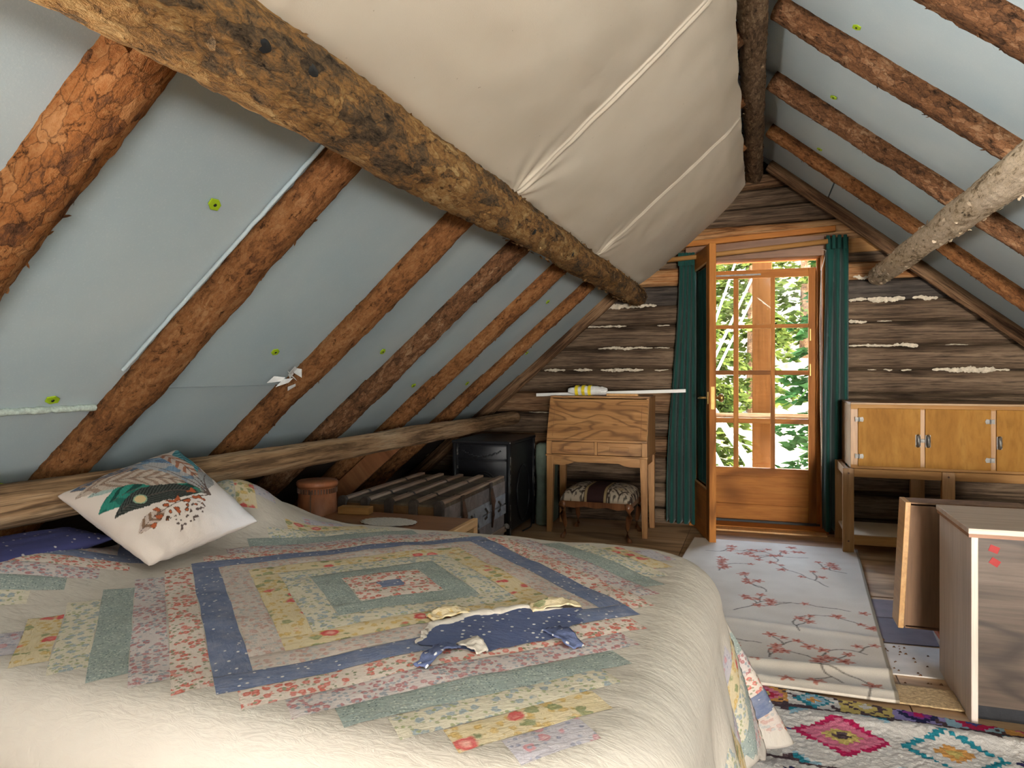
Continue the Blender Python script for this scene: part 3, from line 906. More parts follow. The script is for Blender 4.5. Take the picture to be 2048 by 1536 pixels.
ap = [(-DW + .05, .548), (DW - .05, .548), (DW - .05, .486), (.24, .486), (.20, .492), (.16, .508), (-.16, .508), (-.20, .492), (-.24, .486), (-DW + .05, .486)]
MB().prism(ap, .004, .022).build('apron', MAT['oak'], dk, False, .002)
for sx in (-1, 1):
    MB().box(sx * (DW - .022) - .009, sx * (DW - .022) + .009, .05, .37, .49, .548).build('side_apron', MAT['oak_leg'], dk, False, .002)
    for y0 in (.0, .365):
        w0, w1 = .052, .036
        xo = sx * DW
        def q(z, w): 
            xs = (xo, xo - sx * w); xa, xb = min(xs), max(xs)
            return [(xa, y0, z), (xb, y0, z), (xb, y0 + w, z), (xa, y0 + w, z)]
        MB().hexa(q(0, w1), q(.548, w0)).build('leg', MAT['oak_leg'], dk, False, .003)

pole = MB().box(-.555, .555, -.012, .012, -.012, .012).build('white_stick', MAT['white_plastic'], None, False, .002)
pole.location = (-1.03, 5.30, .996); pole.rotation_euler = (0, -.036, .01)
tag(pole, 'long thin white plastic strip lying across the desk top', 'strip')
sh = MB().box(-.115, .115, -.018, .018, 0, .016).build('wood_shim', MAT['light_edge'], None, False, .002)
sh.location = (-.915, 5.225, .977); sh.rotation_euler = (0, 0, -.04)
tag(sh, 'short pale wood lath lying in front of the white plastic strip', 'lath')
bn = empty('wrapped_bundle', (-1.175, 5.235, .977), -.05, 'clear plastic wrapped bundle with yellow bands on the desk', 'bundle')
def P(u, t):
    a = 2 * pi * u; x = lerp(-.145, .150, t)
    r = .040 * (sin(pi * min(1, t * .93 + .06)) ** .35) * (1 + .14 * NZ(x * 14, cos(a) * 1.5, sin(a) * 1.5)) + .004 * NZ(x * 60, cos(a) * 4, sin(a) * 4)
    if t > .85: r *= 1 + .15 * sin(a * 5)
    return (x, r * cos(a) * .95, .034 + .006 * t + r * sin(a) * .85)
mb = MB().grid(P, 26, 44, True); n = len(mb.v)
mb.f += [tuple(range(25, -1, -1)), tuple(n - 26 + k for k in range(26))]
mb.build('plastic_wrap', MAT['bag_plastic'], bn, True)
for x in (-.075, -.025, .022):
    mb = MB()
    def P(u, t, x=x):
        a = 2 * pi * u; xx = x + lerp(-.012, .012, t)
        r = .042 * (1 + .1 * NZ(xx * 14, cos(a) * 1.5, sin(a) * 1.5)) + .002
        return (xx, r * cos(a) * .97, .038 + r * sin(a) * .88)
    mb.grid(P, 26, 4, True).build('yellow_band', MAT['yellow_tape'], bn, True)

# footstool with patterned seat
def stool_fab():
    m = NT('stool_fabric', .85, .2)
    a = m.n('Attribute'); a.attribute_name = 'Col'
    v = m.co('Object')
    f = m.noise(v, 260, 3, .6)
    m.bump(f, .3, .001)
    return m.out(m.mix(.2, a.outputs['Color'], m.ramp(f, [(.3, .5), (.7, 1)]), 'MULTIPLY'))
MAT['stool_fab'] = stool_fab()
st = empty('footstool', (-1.04, 4.86, 0), -.02, 'cabriole legged footstool with brown striped damask seat under the writing desk', 'stool')
SW, SD = .248, .42
def P(u, t):
    x = lerp(-SW, SW, u); y = lerp(0, SD, t)
    e = (max(0, 1 - abs(2 * u - 1) ** 5)) ** .5 * (max(0, 1 - abs(2 * t - 1) ** 5)) ** .5
    return (x * (1 + .02 * e), y, .262 + .095 * e)
nu, nv = 120, 110
seat = MB().grid(P, nu, nv)
k = len(seat.v)
seat.f.append(tuple([i for i in range(nu)] + [(j + 1) * nu - 1 for j in range(1, nv)] + [nu * nv - 1 - i for i in range(1, nu)] + [(nv - 1 - j) * nu for j in range(1, nv - 1)])[::-1])
seat_o = seat.build('seat', MAT['stool_fab'], st, True)
def stool_col(i, c):
    x, y = c.x / SW, c.y / SD
    br, cr_, gd, bl = (.035, .014, .013), (.52, .43, .32), (.38, .27, .13), (.06, .04, .03)
    if abs(x) < .24: return br
    if abs(x) < .30: return gd
    if abs(x) < .33: return bl
    X = (abs(x) - .66) / .30; Y = ((y * 2.6) % 1 - .5) * 2
    d = abs(X) + abs(Y) * .9
    base = cr_
    nz = NZ(c.x * 55, c.y * 55, 3)
    if d < .30: return gd if d > .14 else cr_
    if .62 < d < .80: return bl
    if abs(X) > .9: return bl if nz > -.1 else cr_
    if nz > .18: return (.12, .10, .075)
    return base
vcol(seat_o, stool_col)
fr_ = [(-SW + .02, .262), (SW - .02, .262), (SW - .02, .222), (.15, .212), (.08, .226), (0, .216), (-.08, .226), (-.15, .212), (-SW + .02, .222)]
MB().prism(fr_, .012, .032).build('apron', MAT['stool_wood'], st, False, .002)
MB().prism(fr_, SD - .032, SD - .012).build('apron', MAT['stool_wood'], st, False, .002)
for sx in (-1, 1):
    MB().box(sx * (SW - .022) - .01, sx * (SW - .022) + .01, .03, SD - .03, .218, .262).build('side_rail', MAT['stool_wood'], st, False, .002)
    for y0, sy in ((.026, -1), (SD - .026, 1)):
        cx_ = sx * (SW - .026)
        pts = [(cx_, y0, .262), (cx_ + sx * .012, y0 + sy * .010, .225), (cx_ + sx * .010, y0 + sy * .008, .17), (cx_ - sx * .006, y0 - sy * .006, .09), (cx_ - sx * .004, y0 - sy * .004, .035), (cx_ + sx * .012, y0 + sy * .010, .012), (cx_ + sx * .014, y0 + sy * .012, .0)]
        MB().tube(pts, [.026, .030, .023, .015, .013, .017, .018], 12).build('leg', MAT['stool_wood'], st, True)

# ------------------------------------------------------------------ parlour heater, pad, trunk, table, canister
hv = empty('parlour_heater', (-1.81, 4.995, 0), 0, 'black ornate metal heater cabinet with worn edges behind the trunk', 'heater')
hw, hd, hh = .205, .30, .672
MB().box(-hw, hw, -hd + .03, hd, .05, hh - .02).build('body', MAT['black_iron'], hv, False, .008)
MB().prism([(-hw - .015, -hd - .0), (hw + .015, -hd - .0), (hw + .015, hd), (-hw - .015, hd)], hh - .02, hh, 'z').build('top', MAT['black_iron'], hv, False, .006)
for z0, z1 in ((.545, .64), (.09, .535)):
    fp = MB()
    def P(u, t, z0=z0, z1=z1):
        x = lerp(-hw + .03, hw - .02, u); return (x, -hd + .028 - .035 * sin(pi * u), lerp(z0, z1, t))
    fp.grid(P, 18, 3).build('bowed_panel', MAT['black_iron'], hv, True)
    for z in (z0, z1):
        MB().tube([P(u / 16, (z - z0) / (z1 - z0)) for u in range(17)], .006, 6).build('moulding', MAT['black_iron'], hv, True)
sw = MB()
for k in range(26):
    u = k / 25; x = lerp(-.14, .14, u)
    z = .60 - .035 * sin(pi * u); y = -hd + .028 - .035 * sin(pi * (x + hw - .03) / (2 * hw - .05)) - .004
    sw.lathe([(.004, -.006), (.008, 0), (.004, .006)], (x, y, z + .004 * sin(k * 2.1)), 6)
sw.build('garland', MAT['black_iron'], hv, True)
arc = MB()
arc.tube([(.02 + .10 * cos(a), -hd - .008, .36 + .10 * sin(a)) for a in [pi * k / 20 for k in range(21)]], .005, 6)
arc.tube([(.02 + .085 * cos(a), -hd - .008, .36 + .085 * sin(a)) for a in [pi * k / 20 for k in range(21)]], .003, 6)
arc.build('arch_moulding', MAT['black_iron'], hv, True)
for sx, sy in ((-1, -1), (1, -1), (1, 1), (-1, 1)):
    MB().tube([(sx * (hw - .004), sy * (hd - .018), 0), (sx * (hw - .004), sy * (hd - .018), hh - .02)], .016, 10).build('corner_post', MAT['black_iron'], hv, True)
for x, y in ((hw + .0085, -hd + .012), (hw + .0085, hd - .022), (-hw + .03, -hd + .001)):
    rnd = random.Random(int(x * 900 + y * 70)); mb = MB(); z = .03
    while z < hh - .05:
        l = rnd.uniform(.01, .06); mb.box(x - .003, x + .0045, y - .004, y + .004, z, z + l); z += l + rnd.uniform(.005, .08)
    tag(mb.build('worn_paint', MAT['worn_edge'], hv), kind='stuff')
sp = MB().tube([(hw + .004, .02 + .14 * cos(a), .28 + .20 * sin(a)) for a in [2 * pi * k / 30 for k in range(31)]], .005, 6)
sp.build('side_moulding', MAT['black_iron'], hv, True)
cb = MB().tube([(hw + .02, -.05, .012), (hw + .06, .02, .03), (hw + .05, .10, .07), (hw + .03, .18, .10)], .005, 6).build('power_cord', MAT['black_iron'], hv, True)

pad = MB()
def P(u, t):
    a = 2 * pi * u
    z = .60 * t
    n = 5.0
    ca, sa = cos(a), sin(a)
    rx = abs(ca) ** (2 / n) * (1 if ca > 0 else -1); ry = abs(sa) ** (2 / n) * (1 if sa > 0 else -1)
    k = 1 - .25 * (t > .985) - .2 * (t < .01)
    return (rx * .054 * k * (1 + .09 * sin(z * 16)), ry * .165 * k, z + .004 * NZ(a * 2, z * 5) + .055 * (ry < 0) * t * .3)
pad.grid(P, 40, 40, True)
n = len(pad.v); pad.f += [tuple(range(39, -1, -1)), tuple(n - 40 + k for k in range(40))]
o = pad.build('folded_pad', MAT['sage_pad'], None, True); o.location = (-1.515, 5.35, 0)
tag(o, 'grey green folded cloth pad standing between heater and desk', 'pad')

tk = empty('steamer_trunk', (-1.705, 3.65, 0), .02, 'old steamer trunk with wooden slats and iron bands on its lid', 'trunk')
tw, tl, th_ = .275, .475, .51   # half width x, half length y, height
MB().box(-tw, tw, -tl, tl, .02, .355).build('body', MAT['trunk_front'], tk, False, .004)
MB().box(-tw - .002, tw + .002, -tl - .002, tl + .002, .362, th_).build('lid', MAT['trunk_top'], tk, False, .004)
MB().box(tw + .002, tw + .006, -tl, tl, .366, th_ - .016).build('lid_front', MAT['trunk_front'], tk, False, .001)
MB().box(-tw, tw, -tl - .008, -tl - .002, .02, th_ - .01).build('end_panel', MAT['trunk_end'], tk, False, .001)
MB().box(tw + .006, tw + .010, -tl + .01, tl - .01, .362, .420).build('tin_band', MAT['trunk_tin'], tk)
MB().box(tw, tw + .010, -tl, tl, .300, .352).build('tin_band', MAT['trunk_tin'], tk)
for x in (-.262, -.135, -.005, .125, .258):
    MB().box(x - .017, x + .017, -tl - .002, tl + .002, th_, th_ + .014).build('lid_slat', MAT['trunk_slat'], tk, False, .004)
MB().box(tw + .001, tw + .014, -tl, tl, .19, .225).build('front_slat', MAT['trunk_slat'], tk, False, .003)
for y in (-.24, .20):
    mb = MB()
    def P(u, t, y=y):
        x = lerp(-tw, tw, t)
        near = min(abs(x - q) for q in (-.262, -.135, -.005, .125, .258))
        z = th_ + .003 + .014 * sstep(.030, .016, near)
        return (x, y + (u - .5) * .020, z)
    mb.grid(P, 3, 80).build('iron_band', MAT['trunk_iron'], tk)
for x in (-.262, -.135, -.005, .125, .258):
    mb = MB().prism([(x - .024, th_ - .055), (x - .012, th_ - .075), (x + .012, th_ - .075), (x + .024, th_ - .055), (x + .024, th_ + .010), (x + .012, th_ + .022), (x - .012, th_ + .022), (x - .024, th_ + .010)], -tl - .018, -tl + .012)
    mb.build('slat_clamp', MAT['trunk_iron'], tk, False, .005, 2)
for y in (-.24, .20):
    MB().box(tw + .006, tw + .016, y - .018, y + .018, .40, th_ + .012).build('lid_clasp', MAT['trunk_iron'], tk, False, .003)
    MB().tube([(tw + .012, y, .49), (tw + .028, y - .004, .42), (tw + .022, y + .004, .34), (tw + .018, y, .27)], [.012, .014, .010, .006], 8).build('strap', MAT['leather'], tk, True)
for y in (-.36, -.12, .10, .33):
    MB().tube([(tw + .012, y, .395), (tw + .022, y + .01, .375), (tw + .020, y + .004, .345), (tw + .012, y - .006, .335)], .006, 8).build('latch', MAT['trunk_iron'], tk, True)
lk = MB().lathe([(.030, 0), (.030, .006), (.020, .010), (.008, .012)], seg=18)
M0 = Matrix.Translation((tw + .010, -.03, .275)) @ Matrix.Rotation(pi / 2, 4, 'Y')
l2 = MB().add([M0 @ Vector(v) for v in lk.v], lk.f).build('lock', MAT['trunk_iron'], tk, True)
MB().prism([(-.08, .40), (.05, .385), (.04, .33), (-.01, .31), (-.04, .345), (-.06, .34)], tw + .012, tw + .020, 'x').build('hasp', MAT['trunk_tin'], tk, False, .003)
MB().lathe([(.004, 0), (.018, .004), (.020, .018), (.012, .03), (.004, .034)], (tw + .016, tl - .01, .205), 12).build('corner_knob', MAT['nickel'], tk, True)
rv = MB(); rnd = random.Random(8)
for k in range(24):
    rv.lathe([(.004, 0), (.003, .003)], (0, 0, 0), 6)
rv2 = MB()
for k in range(26):
    x = lerp(-tw + .02, tw - .02, k / 25); z = th_ - .085 + .004 * (k % 2)
    rv2.box(x - .004, x + .004, -tl - .012, -tl - .006, z - .003, z + .003)
rv2.build('nail_row', MAT['trunk_iron'], tk)

br = MB().box(-.055, .055, -.012, .012, -.33, .33).build('leaning_plank', MAT['cherry'], None, False, .003)
_m, _l = aim((-2.42, 3.84, .40), (-2.02, 3.86, .745))
br.matrix_world = _m @ Matrix.Rotation(pi / 2, 4, 'Y') @ Matrix.Translation((0, 0, .26))
tag(br, 'brown plank leaning along the roof slope behind the trunk', 'plank')
bb = MB().box(-.24, .24, -.012, .012, 0, .13).build('brown_offcut', MAT['brown_board'], None, False, .003)
bb.location = (-2.28, 5.2, 0.0); bb.rotation_euler = (0, 0, .3)
tag(bb, 'dark board offcut standing on the floor beside the black heater', 'board')

tb = empty('low_table', (-1.51, 2.68, 0), 0, 'low reddish brown side table beside the bed with a pale front edge', 'table')
MB().box(-.34, .322, -.27, .31, .480, .500).build('table_top', MAT['cherry'], tb, False, .003)
MB().box(.322, .345, -.27, .31, .470, .504).build('edge_strip', MAT['light_edge'], tb, False, .003)
MB().box(-.34, .322, .29, .31, .40, .48).build('apron', MAT['cherry'], tb)
MB().box(-.34, .322, -.27, -.25, .40, .48).build('apron', MAT['cherry'], tb)
for x in (-.32, .322):
    for y in (-.25, .288):
        MB().box(x - .022, x + .022, y - .022, y + .022, 0, .480).build('leg', MAT['light_edge'] if x > 0 else MAT['cherry'], tb, False, .003)
o = MB().box(-.075, .075, -.03, .03, 0, .032).build('wood_block', MAT['maple_x'], None, False, .003)
o.location = (-1.745, 2.93, .500); o.rotation_euler = (0, 0, .15); tag(o, 'small wood block lying on the low table by the canister', 'block')
dl = MB()
def P(u, t):
    a = 2 * pi * u; r = t * (1 + .035 * sin(a * 22))
    return (.125 * r * cos(a), .085 * r * sin(a), .004 * (1 - t * .6) + .0012 * sin(t * 40))
dl.grid(P, 110, 14, True); o = dl.build('doily', MAT['doily'], None, True); solidify(o, .002); o.location = (-1.50, 2.79, .502)
tag(o, 'scalloped cream crochet doily on the low table', 'doily')
cn = empty('canister', (-1.962, 2.95, 0), 0, 'round copper brown lidded canister beside the low table', 'canister')
MB().lathe([(.094, 0), (.098, .02), (.092, .45), (.086, .62)], (0, 0, 0), 40).build('body', MAT['copper_hide'], cn, True)
MB().lathe([(.092, .612), (.096, .622), (.096, .634), (.090, .640), (.02, .643)], (0, 0, 0), 40).build('lid', MAT['copper_hide'], cn, True)
sm = MB()
for k in range(40):
    a = 2 * pi * k / 40; sm.box(-.004, .004, -.003, .003, .585, .607, Matrix.Rotation(a, 4, 'Z') @ Matrix.Translation((.0885, 0, 0)))
sm.build('lacing', MAT['leather'], cn)
MB().box(-.0015, .0015, -.098, -.085, .02, .60, Matrix.Rotation(.25, 4, 'Z')).build('seam', MAT['leather'], cn)

# ------------------------------------------------------------------ wall cabinet on its stand
sd_ = empty('cabinet_stand', (1.15, 5.24, 0), 0, 'honey brown wooden stand with open legs and low shelf under the tan cabinet', 'stand')
x0, x1, y0, y1 = -.632, .64, -.26, .26
for xa, xb in ((x0, x0 + .064), (x1 - .064, x1)):
    for ya in (y0, y1 - .045):
        MB().box(xa, xb, ya, ya + .045, 0, .545).build('leg', MAT['maple_leg'], sd_, False, .003)
MB().box(-.085, -.015, y0 - .004, y0 + .041, 0, .545).build('leg', MAT['maple_leg'], sd_, False, .003)
MB().box(-.17, -.085, y1 - .05, y1 - .005, 0, .49).build('leg', MAT['maple_leg'], sd_, False, .003)
MB().box(x0 + .064, -.085, y0 + .004, y0 + .03, .493, .545).build('rail', MAT['maple_x'], sd_, False, .002)
MB().box(-.015, x1 - .064, y0 + .004, y0 + .03, .493, .545).build('rail', MAT['maple_x'], sd_, False, .002)
MB().box(x0 + .064, x1 - .064, y1 - .03, y1 - .004, .493, .545).build('rail', MAT['maple_x'], sd_, False, .002)
for xa in (x0 + .01, x1 - .036):
    MB().box(xa, xa + .026, y0 + .045, y1 - .045, .493, .545).build('rail', MAT['maple_leg'], sd_)
MB().box(x0 + .064, x1 - .064, y0 + .004, y0 + .028, .070, .128).build('shelf_rail', MAT['maple_x'], sd_, False, .002)
MB().box(x0 + .02, x1 - .02, y0 + .03, y1 - .048, .112, .128).build('shelf', MAT['cream_board'], sd_, False, .002)
for x, z in ((x0 + .032, .515), (x0 + .032, .09), (-.05, .515)):
    k_ = MB().lathe([(.006, 0), (.005, .004)], seg=10)
    M0 = Matrix.Translation((x, y0 - (.004 if x > -.1 else 0), z)) @ Matrix.Rotation(pi / 2, 4, 'X')
    MB().add([M0 @ Vector(v) for v in k_.v], k_.f).build('screw', MAT['leather'], sd_)
cbn = empty('wall_cabinet', (1.17, 5.25, .546), 0, 'tan wooden cabinet with three flat doors on the wooden stand', 'cabinet')
cx0, cx1, cy0, cy1, ch = -.605, .605, -.245, .25, .412
MB().box(cx0, cx0 + .018, cy0 + .018, cy1, 0, ch - .012).build('side_panel', MAT['maple_leg'], cbn, False, .002)
MB().box(cx1 - .018, cx1, cy0 + .018, cy1, 0, ch - .012).build('side_panel', MAT['maple_leg'], cbn, False, .002)
MB().box(cx0, cx1, cy0, cy1, ch - .012, ch).build('top', MAT['cab_top'], cbn, False, .002)
MB().box(cx0 + .018, cx1 - .018, cy0 + .02, cy1, 0, .015).build('bottom', MAT['maple_x'], cbn)
MB().box(cx0 + .018, cx1 - .018, cy1 - .012, cy1, .015, ch - .012).build('back', MAT['brown_board'], cbn)
for a, b, c, d in ((cx0, cx1, ch - .040, ch - .012), (cx0, cx1, 0, .022)):
    MB().box(a, b, cy0, cy0 + .018, c, d).build('face_rail', MAT['maple_x'], cbn, False, .001)
doors = [(-.560, -.222, 'L'), (-.188, .150, 'R'), (.186, .540, 'R')]
edges = [cx0] + [v for d_ in doors for v in d_[:2]] + [cx1]
for k in range(0, len(edges), 2):
    MB().box(edges[k], edges[k + 1], cy0, cy0 + .018, .022, ch - .040).build('face_stile', MAT['maple_leg'], cbn, False, .001)
for a, b, hs in doors:
    dd_ = MB().box(a - .004, b + .004, cy0 - .016, cy0 - .001, .016, ch - .034).build('door', MAT['maple'], cbn, False, .003)
    xh = a if hs == 'L' else b
    s_ = -1 if hs == 'L' else 1
    for z in (.075, .305):
        hm = MB().prism([(xh + s_ * .022, z - .012), (xh + s_ * .022, z + .018), (xh + s_ * .004, z + .014), (xh - s_ * .022, z + .018), (xh - s_ * .028, z + .003), (xh - s_ * .022, z - .012), (xh + s_ * .004, z - .008)], cy0 - .020, cy0 - .016)
        hm.tube([(xh, cy0 - .021, z - .012), (xh, cy0 - .021, z + .018)], .004, 8)
        hm.build('hinge', MAT['nickel'], dd_)
    xk = b - .010 if hs == 'L' else a + .010
    MB().hexa([(xk - .014, cy0 - .018, .145), (xk + .014, cy0 - .018, .145), (xk + .014, cy0 - .016, .145), (xk - .014, cy0 - .016, .145)], [(xk - .014, cy0 - .018, .22), (xk + .014, cy0 - .018, .22), (xk + .014, cy0 - .016, .22), (xk - .014, cy0 - .016, .22)]).build('handle_plate', MAT['nickel'], dd_)
    MB().tube([(xk, cy0 - .020, .150), (xk, cy0 - .034, .158), (xk, cy0 - .036, .183), (xk, cy0 - .034, .208), (xk, cy0 - .020, .216)], [.009, .010, .011, .010, .009], 10).build('handle', MAT['nickel'], dd_, True)
MB().box(-.217, -.193, cy0 - .012, cy0, .172, .194).build('catch', MAT['nickel'], cbn, False, .002)

# ------------------------------------------------------------------ chest at the right, board, tray
cs = empty('storage_chest', (1.0, 2.94, 0), 0, 'wood grain laminate chest with pale top and two red stickers', 'chest')
X0, X1, Y0, Y1 = -.335, .40, -.215, .22
MB().box(X0 + .002, X0 + .022, Y0 + .0, Y1, 0, .612).build('side_panel', MAT['pale_lam'], cs, False, .002)
MB().box(X1 - .022, X1, Y0 + .0, Y1, 0, .612).build('side_panel', MAT['pale_lam'], cs, False, .002)
MB().box(X0 + .022, X1 - .022, Y0 + .004, Y0 + .02, .062, .612).build('front_panel', MAT['walnut'], cs, False, .001)
MB().box(X0 + .022, X1 - .022, Y1 - .015, Y1, .062, .612).build('back_panel', MAT['walnut'], cs)
MB().box(X0 + .022, X1 - .022, Y0 + .05, Y0 + .06, 0, .062).build('toe_board', MAT['black_iron'], cs)
MB().box(X0 - .008, X1 + .008, Y0 - .008, Y1 + .008, .622, .640).build('top', MAT['pale_top'], cs, False, .002)
MB().box(X0 - .006, X1 + .006, Y0 - .004, Y1 + .004, .610, .622).build('top_edge', MAT['cherry'], cs)
for x, z, a in ((-.268, .575, .35), (-.266, .533, .55)):
    MB().box(-.014, .014, -.0015, 0, -.011, .011, Matrix.Translation((x, Y0 + .0035, z)) @ Matrix.Rotation(a, 4, 'Y')).build('red_sticker', MAT['red_sticker'], cs)
cr_b = empty('wooden_drawer', (.80, 3.345, .115), 0, 'old brown wooden drawer stood on end behind the chest', 'drawer')
MB().hexa([(-.235, -.06, .005), (.2, -.06, .005), (.2, -.045, .005), (-.235, -.045, .005)], [(-.21, -.06, .505), (.2, -.06, .505), (.2, -.045, .505), (-.21, -.045, .505)]).build('bottom_board', MAT['brown_board'], cr_b, False, .002)
MB().hexa([(-.255, -.066, .0), (-.235, -.066, .0), (-.235, .07, .0), (-.255, .07, .0)], [(-.228, -.066, .51), (-.208, -.066, .51), (-.208, .07, .51), (-.228, .07, .51)]).build('side_board', MAT['light_edge'], cr_b, False, .002)
MB().box(-.23, .2, -.06, .06, -.0, .014).build('side_board', MAT['brown_board'], cr_b, False, .002)
MB().box(-.212, .2, -.06, .06, .495, .51).build('side_board', MAT['brown_board'], cr_b, False, .002)
ty = empty('plastic_tray', (.86, 3.36, 0), 0, 'white plastic tray with orange rim on the floor under the old drawer', 'tray')
MB().hexa([(-.13, -.11, 0), (.13, -.11, 0), (.13, .11, 0), (-.13, .11, 0)], [(-.165, -.135, .088), (.165, -.135, .088), (.165, .135, .088), (-.165, .135, .088)]).build('basin', MAT['white_plastic'], ty, False, .004)
MB().box(-.172, .172, -.142, .142, .088, .113).build('rim', MAT['orange_plastic'], ty, False, .004)

# ------------------------------------------------------------------ scraps of flooring
def scrap(name, pts, z0, z1, mat, label, cat):
    o = MB().prism(pts, z0, z1, 'z').build(name, mat, None)
    return tag(o, label, cat)
scrap('vinyl_offcut', [(.50, 3.76), (.70, 3.78), (.74, 3.80), (.735, 4.08), (.66, 4.06), (.53, 4.05)], .0005, .004, MAT['vinyl_mid'], 'mauve grey vinyl flooring scrap beside the pale flowered rug', 'flooring')
scrap('vinyl_offcut', [(.47, 3.42), (.90, 3.45), (.92, 3.77), (.48, 3.755)], .0005, .004, MAT['vinyl_dark'], 'dark grey vinyl flooring scrap beside the pale flowered rug', 'flooring')
scrap('white_board_scrap', [(.45, 3.07), (.90, 3.09), (.90, 3.41), (.46, 3.40)], .0005, .006, MAT['white_board'], 'dirty white board lying on the floor beside the chest', 'board')
jm = MB()
def P(u, t):
    x = lerp(.44, .665, u); y = lerp(2.795, 2.955, t)
    return (x, y, .006 + .004 * abs(NZ(x * 60, y * 60)))
jm.grid(P, 60, 50); o = jm.build('jute_mat', MAT['jute'], None, True); solidify(o, .005)
tag(o, 'small tan woven jute mat between flowered rug and chest', 'mat')
rnd = random.Random(12)
for k in range(26):
    x = rnd.uniform(.50, .66); y = rnd.uniform(3.0, 3.45); s = rnd.uniform(.003, .008)
    o = MB().hexa([(-s, -s * .7, 0), (s, -s * .6, 0), (s * .8, s, 0), (-s * .7, s * .6, 0)], [(-s * .4, -s * .3, s * .7), (s * .4, -s * .2, s * .6), (s * .3, s * .4, s * .7), (-s * .3, s * .3, s * .6)]).build('debris_crumb', MAT['bark_dark'], None)
    o.location = (x, y, .0062 if 3.08 < y < 3.39 else (.0042 if y > 3.42 else .0002)); tag(o, 'dark crumb of bark on the floor by the dirty white board', 'debris', 'bark crumbs on the floor')

# ------------------------------------------------------------------ bed
bd = empty('bed', (-1.03, 1.57, 0), 0, 'low bed with white skirt under the patchwork quilt', 'bed')
MB().box(-.86, .84, -.60, .60, .12, .33).build('box_spring', MAT['mattress'], bd, False, .04, 4)
MB().box(-.87, .86, -.61, .61, .335, .55).build('mattress', MAT['mattress'], bd, False, .06, 5)
for x in (-.8, .78):
    for y in (-.55, .55): MB().box(x - .03, x + .03, y - .03, y + .03, 0, .12).build('leg', MAT['brown_board'], bd)
skr = MB()
def P(u, t):
    # pleated skirt round foot and both long sides
    L1, L2 = 1.70, 1.24
    s = u * (L1 * 2 + L2)
    if s < L1: b = Vector((-.86 + s, -.615, 0)); nrm = Vector((0, -1, 0))
    elif s < L1 + L2: b = Vector((.855, -.615 + (s - L1), 0)); nrm = Vector((1, 0, 0))
    else: b = Vector((.855 - (s - L1 - L2), .625, 0)); nrm = Vector((0, 1, 0))
    return b + nrm * (.010 + (.018 * (1 - t)) * (1 + sin(s * 55 + 2 * NZ(s * 5)))) + Vector((0, 0, lerp(.015, .34, t)))
skr.grid(P, 420, 8); solidify(skr.build('bed_skirt', MAT['skirt'], bd, True), .003)

# quilt: flat coordinates (p, q) in metres laid over the mattress and down its sides
PX0, PX1, QY0, QY1 = -1.86, -.20, .96, 2.17     # flat top
RC, RE = .16, .115                               # plan corner, edge roll
P_MAX, Q_MIN, Q_MAX, P_MIN = .40, .30, 2.72, -1.80
def top_z(p, q):
    z = .618 + .026 * max(0, 1 - ((p + .85) / .95) ** 2) * max(0, 1 - ((q - 1.57) / .75) ** 2)
    z += .165 * exp(-((p + 1.66) / .20) ** 2 - ((q - 1.99) / .20) ** 2)
    z += .085 * exp(-((p + 1.74) / .20) ** 2 - ((q - 1.28) / .30) ** 2)
    z += .006 * NZ(p * 4, q * 4, 2) + .003 * NZ(p * 9, q * 9, 7)
    z += .0013 * NZ(p * 7 + q * 3, q * 34 - p * 6, 4)
    return z
def quilt(p, q, off=0.0):
    """place of the quilt at flat (p, q); off lifts along the outward direction"""
    cx_ = min(max(p, PX0), PX1 - RC); cy_ = min(max(q, QY0 + RC), QY1 - RC)
    dx, dy = p - cx_, q - cy_
    if dx <= 0 and p < PX1 - RC: dx = 0.0
    d = sqrt(dx * dx + dy * dy)
    over = d - RC
    zt = top_z(p, q)
    if over <= 0: return Vector((p, q, zt + off))
    nx, ny = dx / d, dy / d
    bx, by = cx_ + nx * RC, cy_ + ny * RC
    zt = top_z(bx, by)
    corner = min(abs(nx), abs(ny)) * 1.414
    ang = atan2(ny, nx)
    arc_ = RE * pi / 2
    if over < arc_:
        a = over / RE
        h = sin(a) * RE; dn = (1 - cos(a)) * RE; no = a
    else:
        e = (over - arc_) * (1 - .12 * corner)
        h = RE + e * (.16 + .20 * corner); dn = RE + e * (.97 - .05 * corner); no = pi / 2 - .15
        along = (bx * ny - by * nx) if corner < .3 else ang * .9
        wv = sin(along * 15 + 1.2) * .55 + sin(along * 31 + .4) * .25 + .5 * NZ(along * 6, 3, 1)
        h += wv * e * (.16 + .16 * corner)
    h += off * sin(no)
    z = zt - dn + off * cos(no)
    if z < .014: h += (.014 - z) * .5; z = .014 + .02 * (sin(over * 40) + 1) * .2
    return Vector((bx + nx * h, by + ny * h, z))

def quilt_mat():
    m = NT('quilt_cotton', .9, .15)
    v = m.co('Object')
    c = m.ramp(m.noise(v, 2.5, 5, .6), [(.3, (.46, .405, .335)), (.7, (.53, .475, .405))])
    st = m.vor(m.co('Object', (1, 1, .4)), 75, 'SMOOTH_F1')
    wr_ = m.noise(m.co('Object', (1.0, 3.2, 1), rot=(0, 0, .35)), 22, 5, .6, 1.4)
    m.bump(m.math('ADD', m.math('MULTIPLY', st, .5), m.math('MULTIPLY', wr_, .9)), .24, .010)
    return m.out(c)
MAT['quilt'] = quilt_mat()

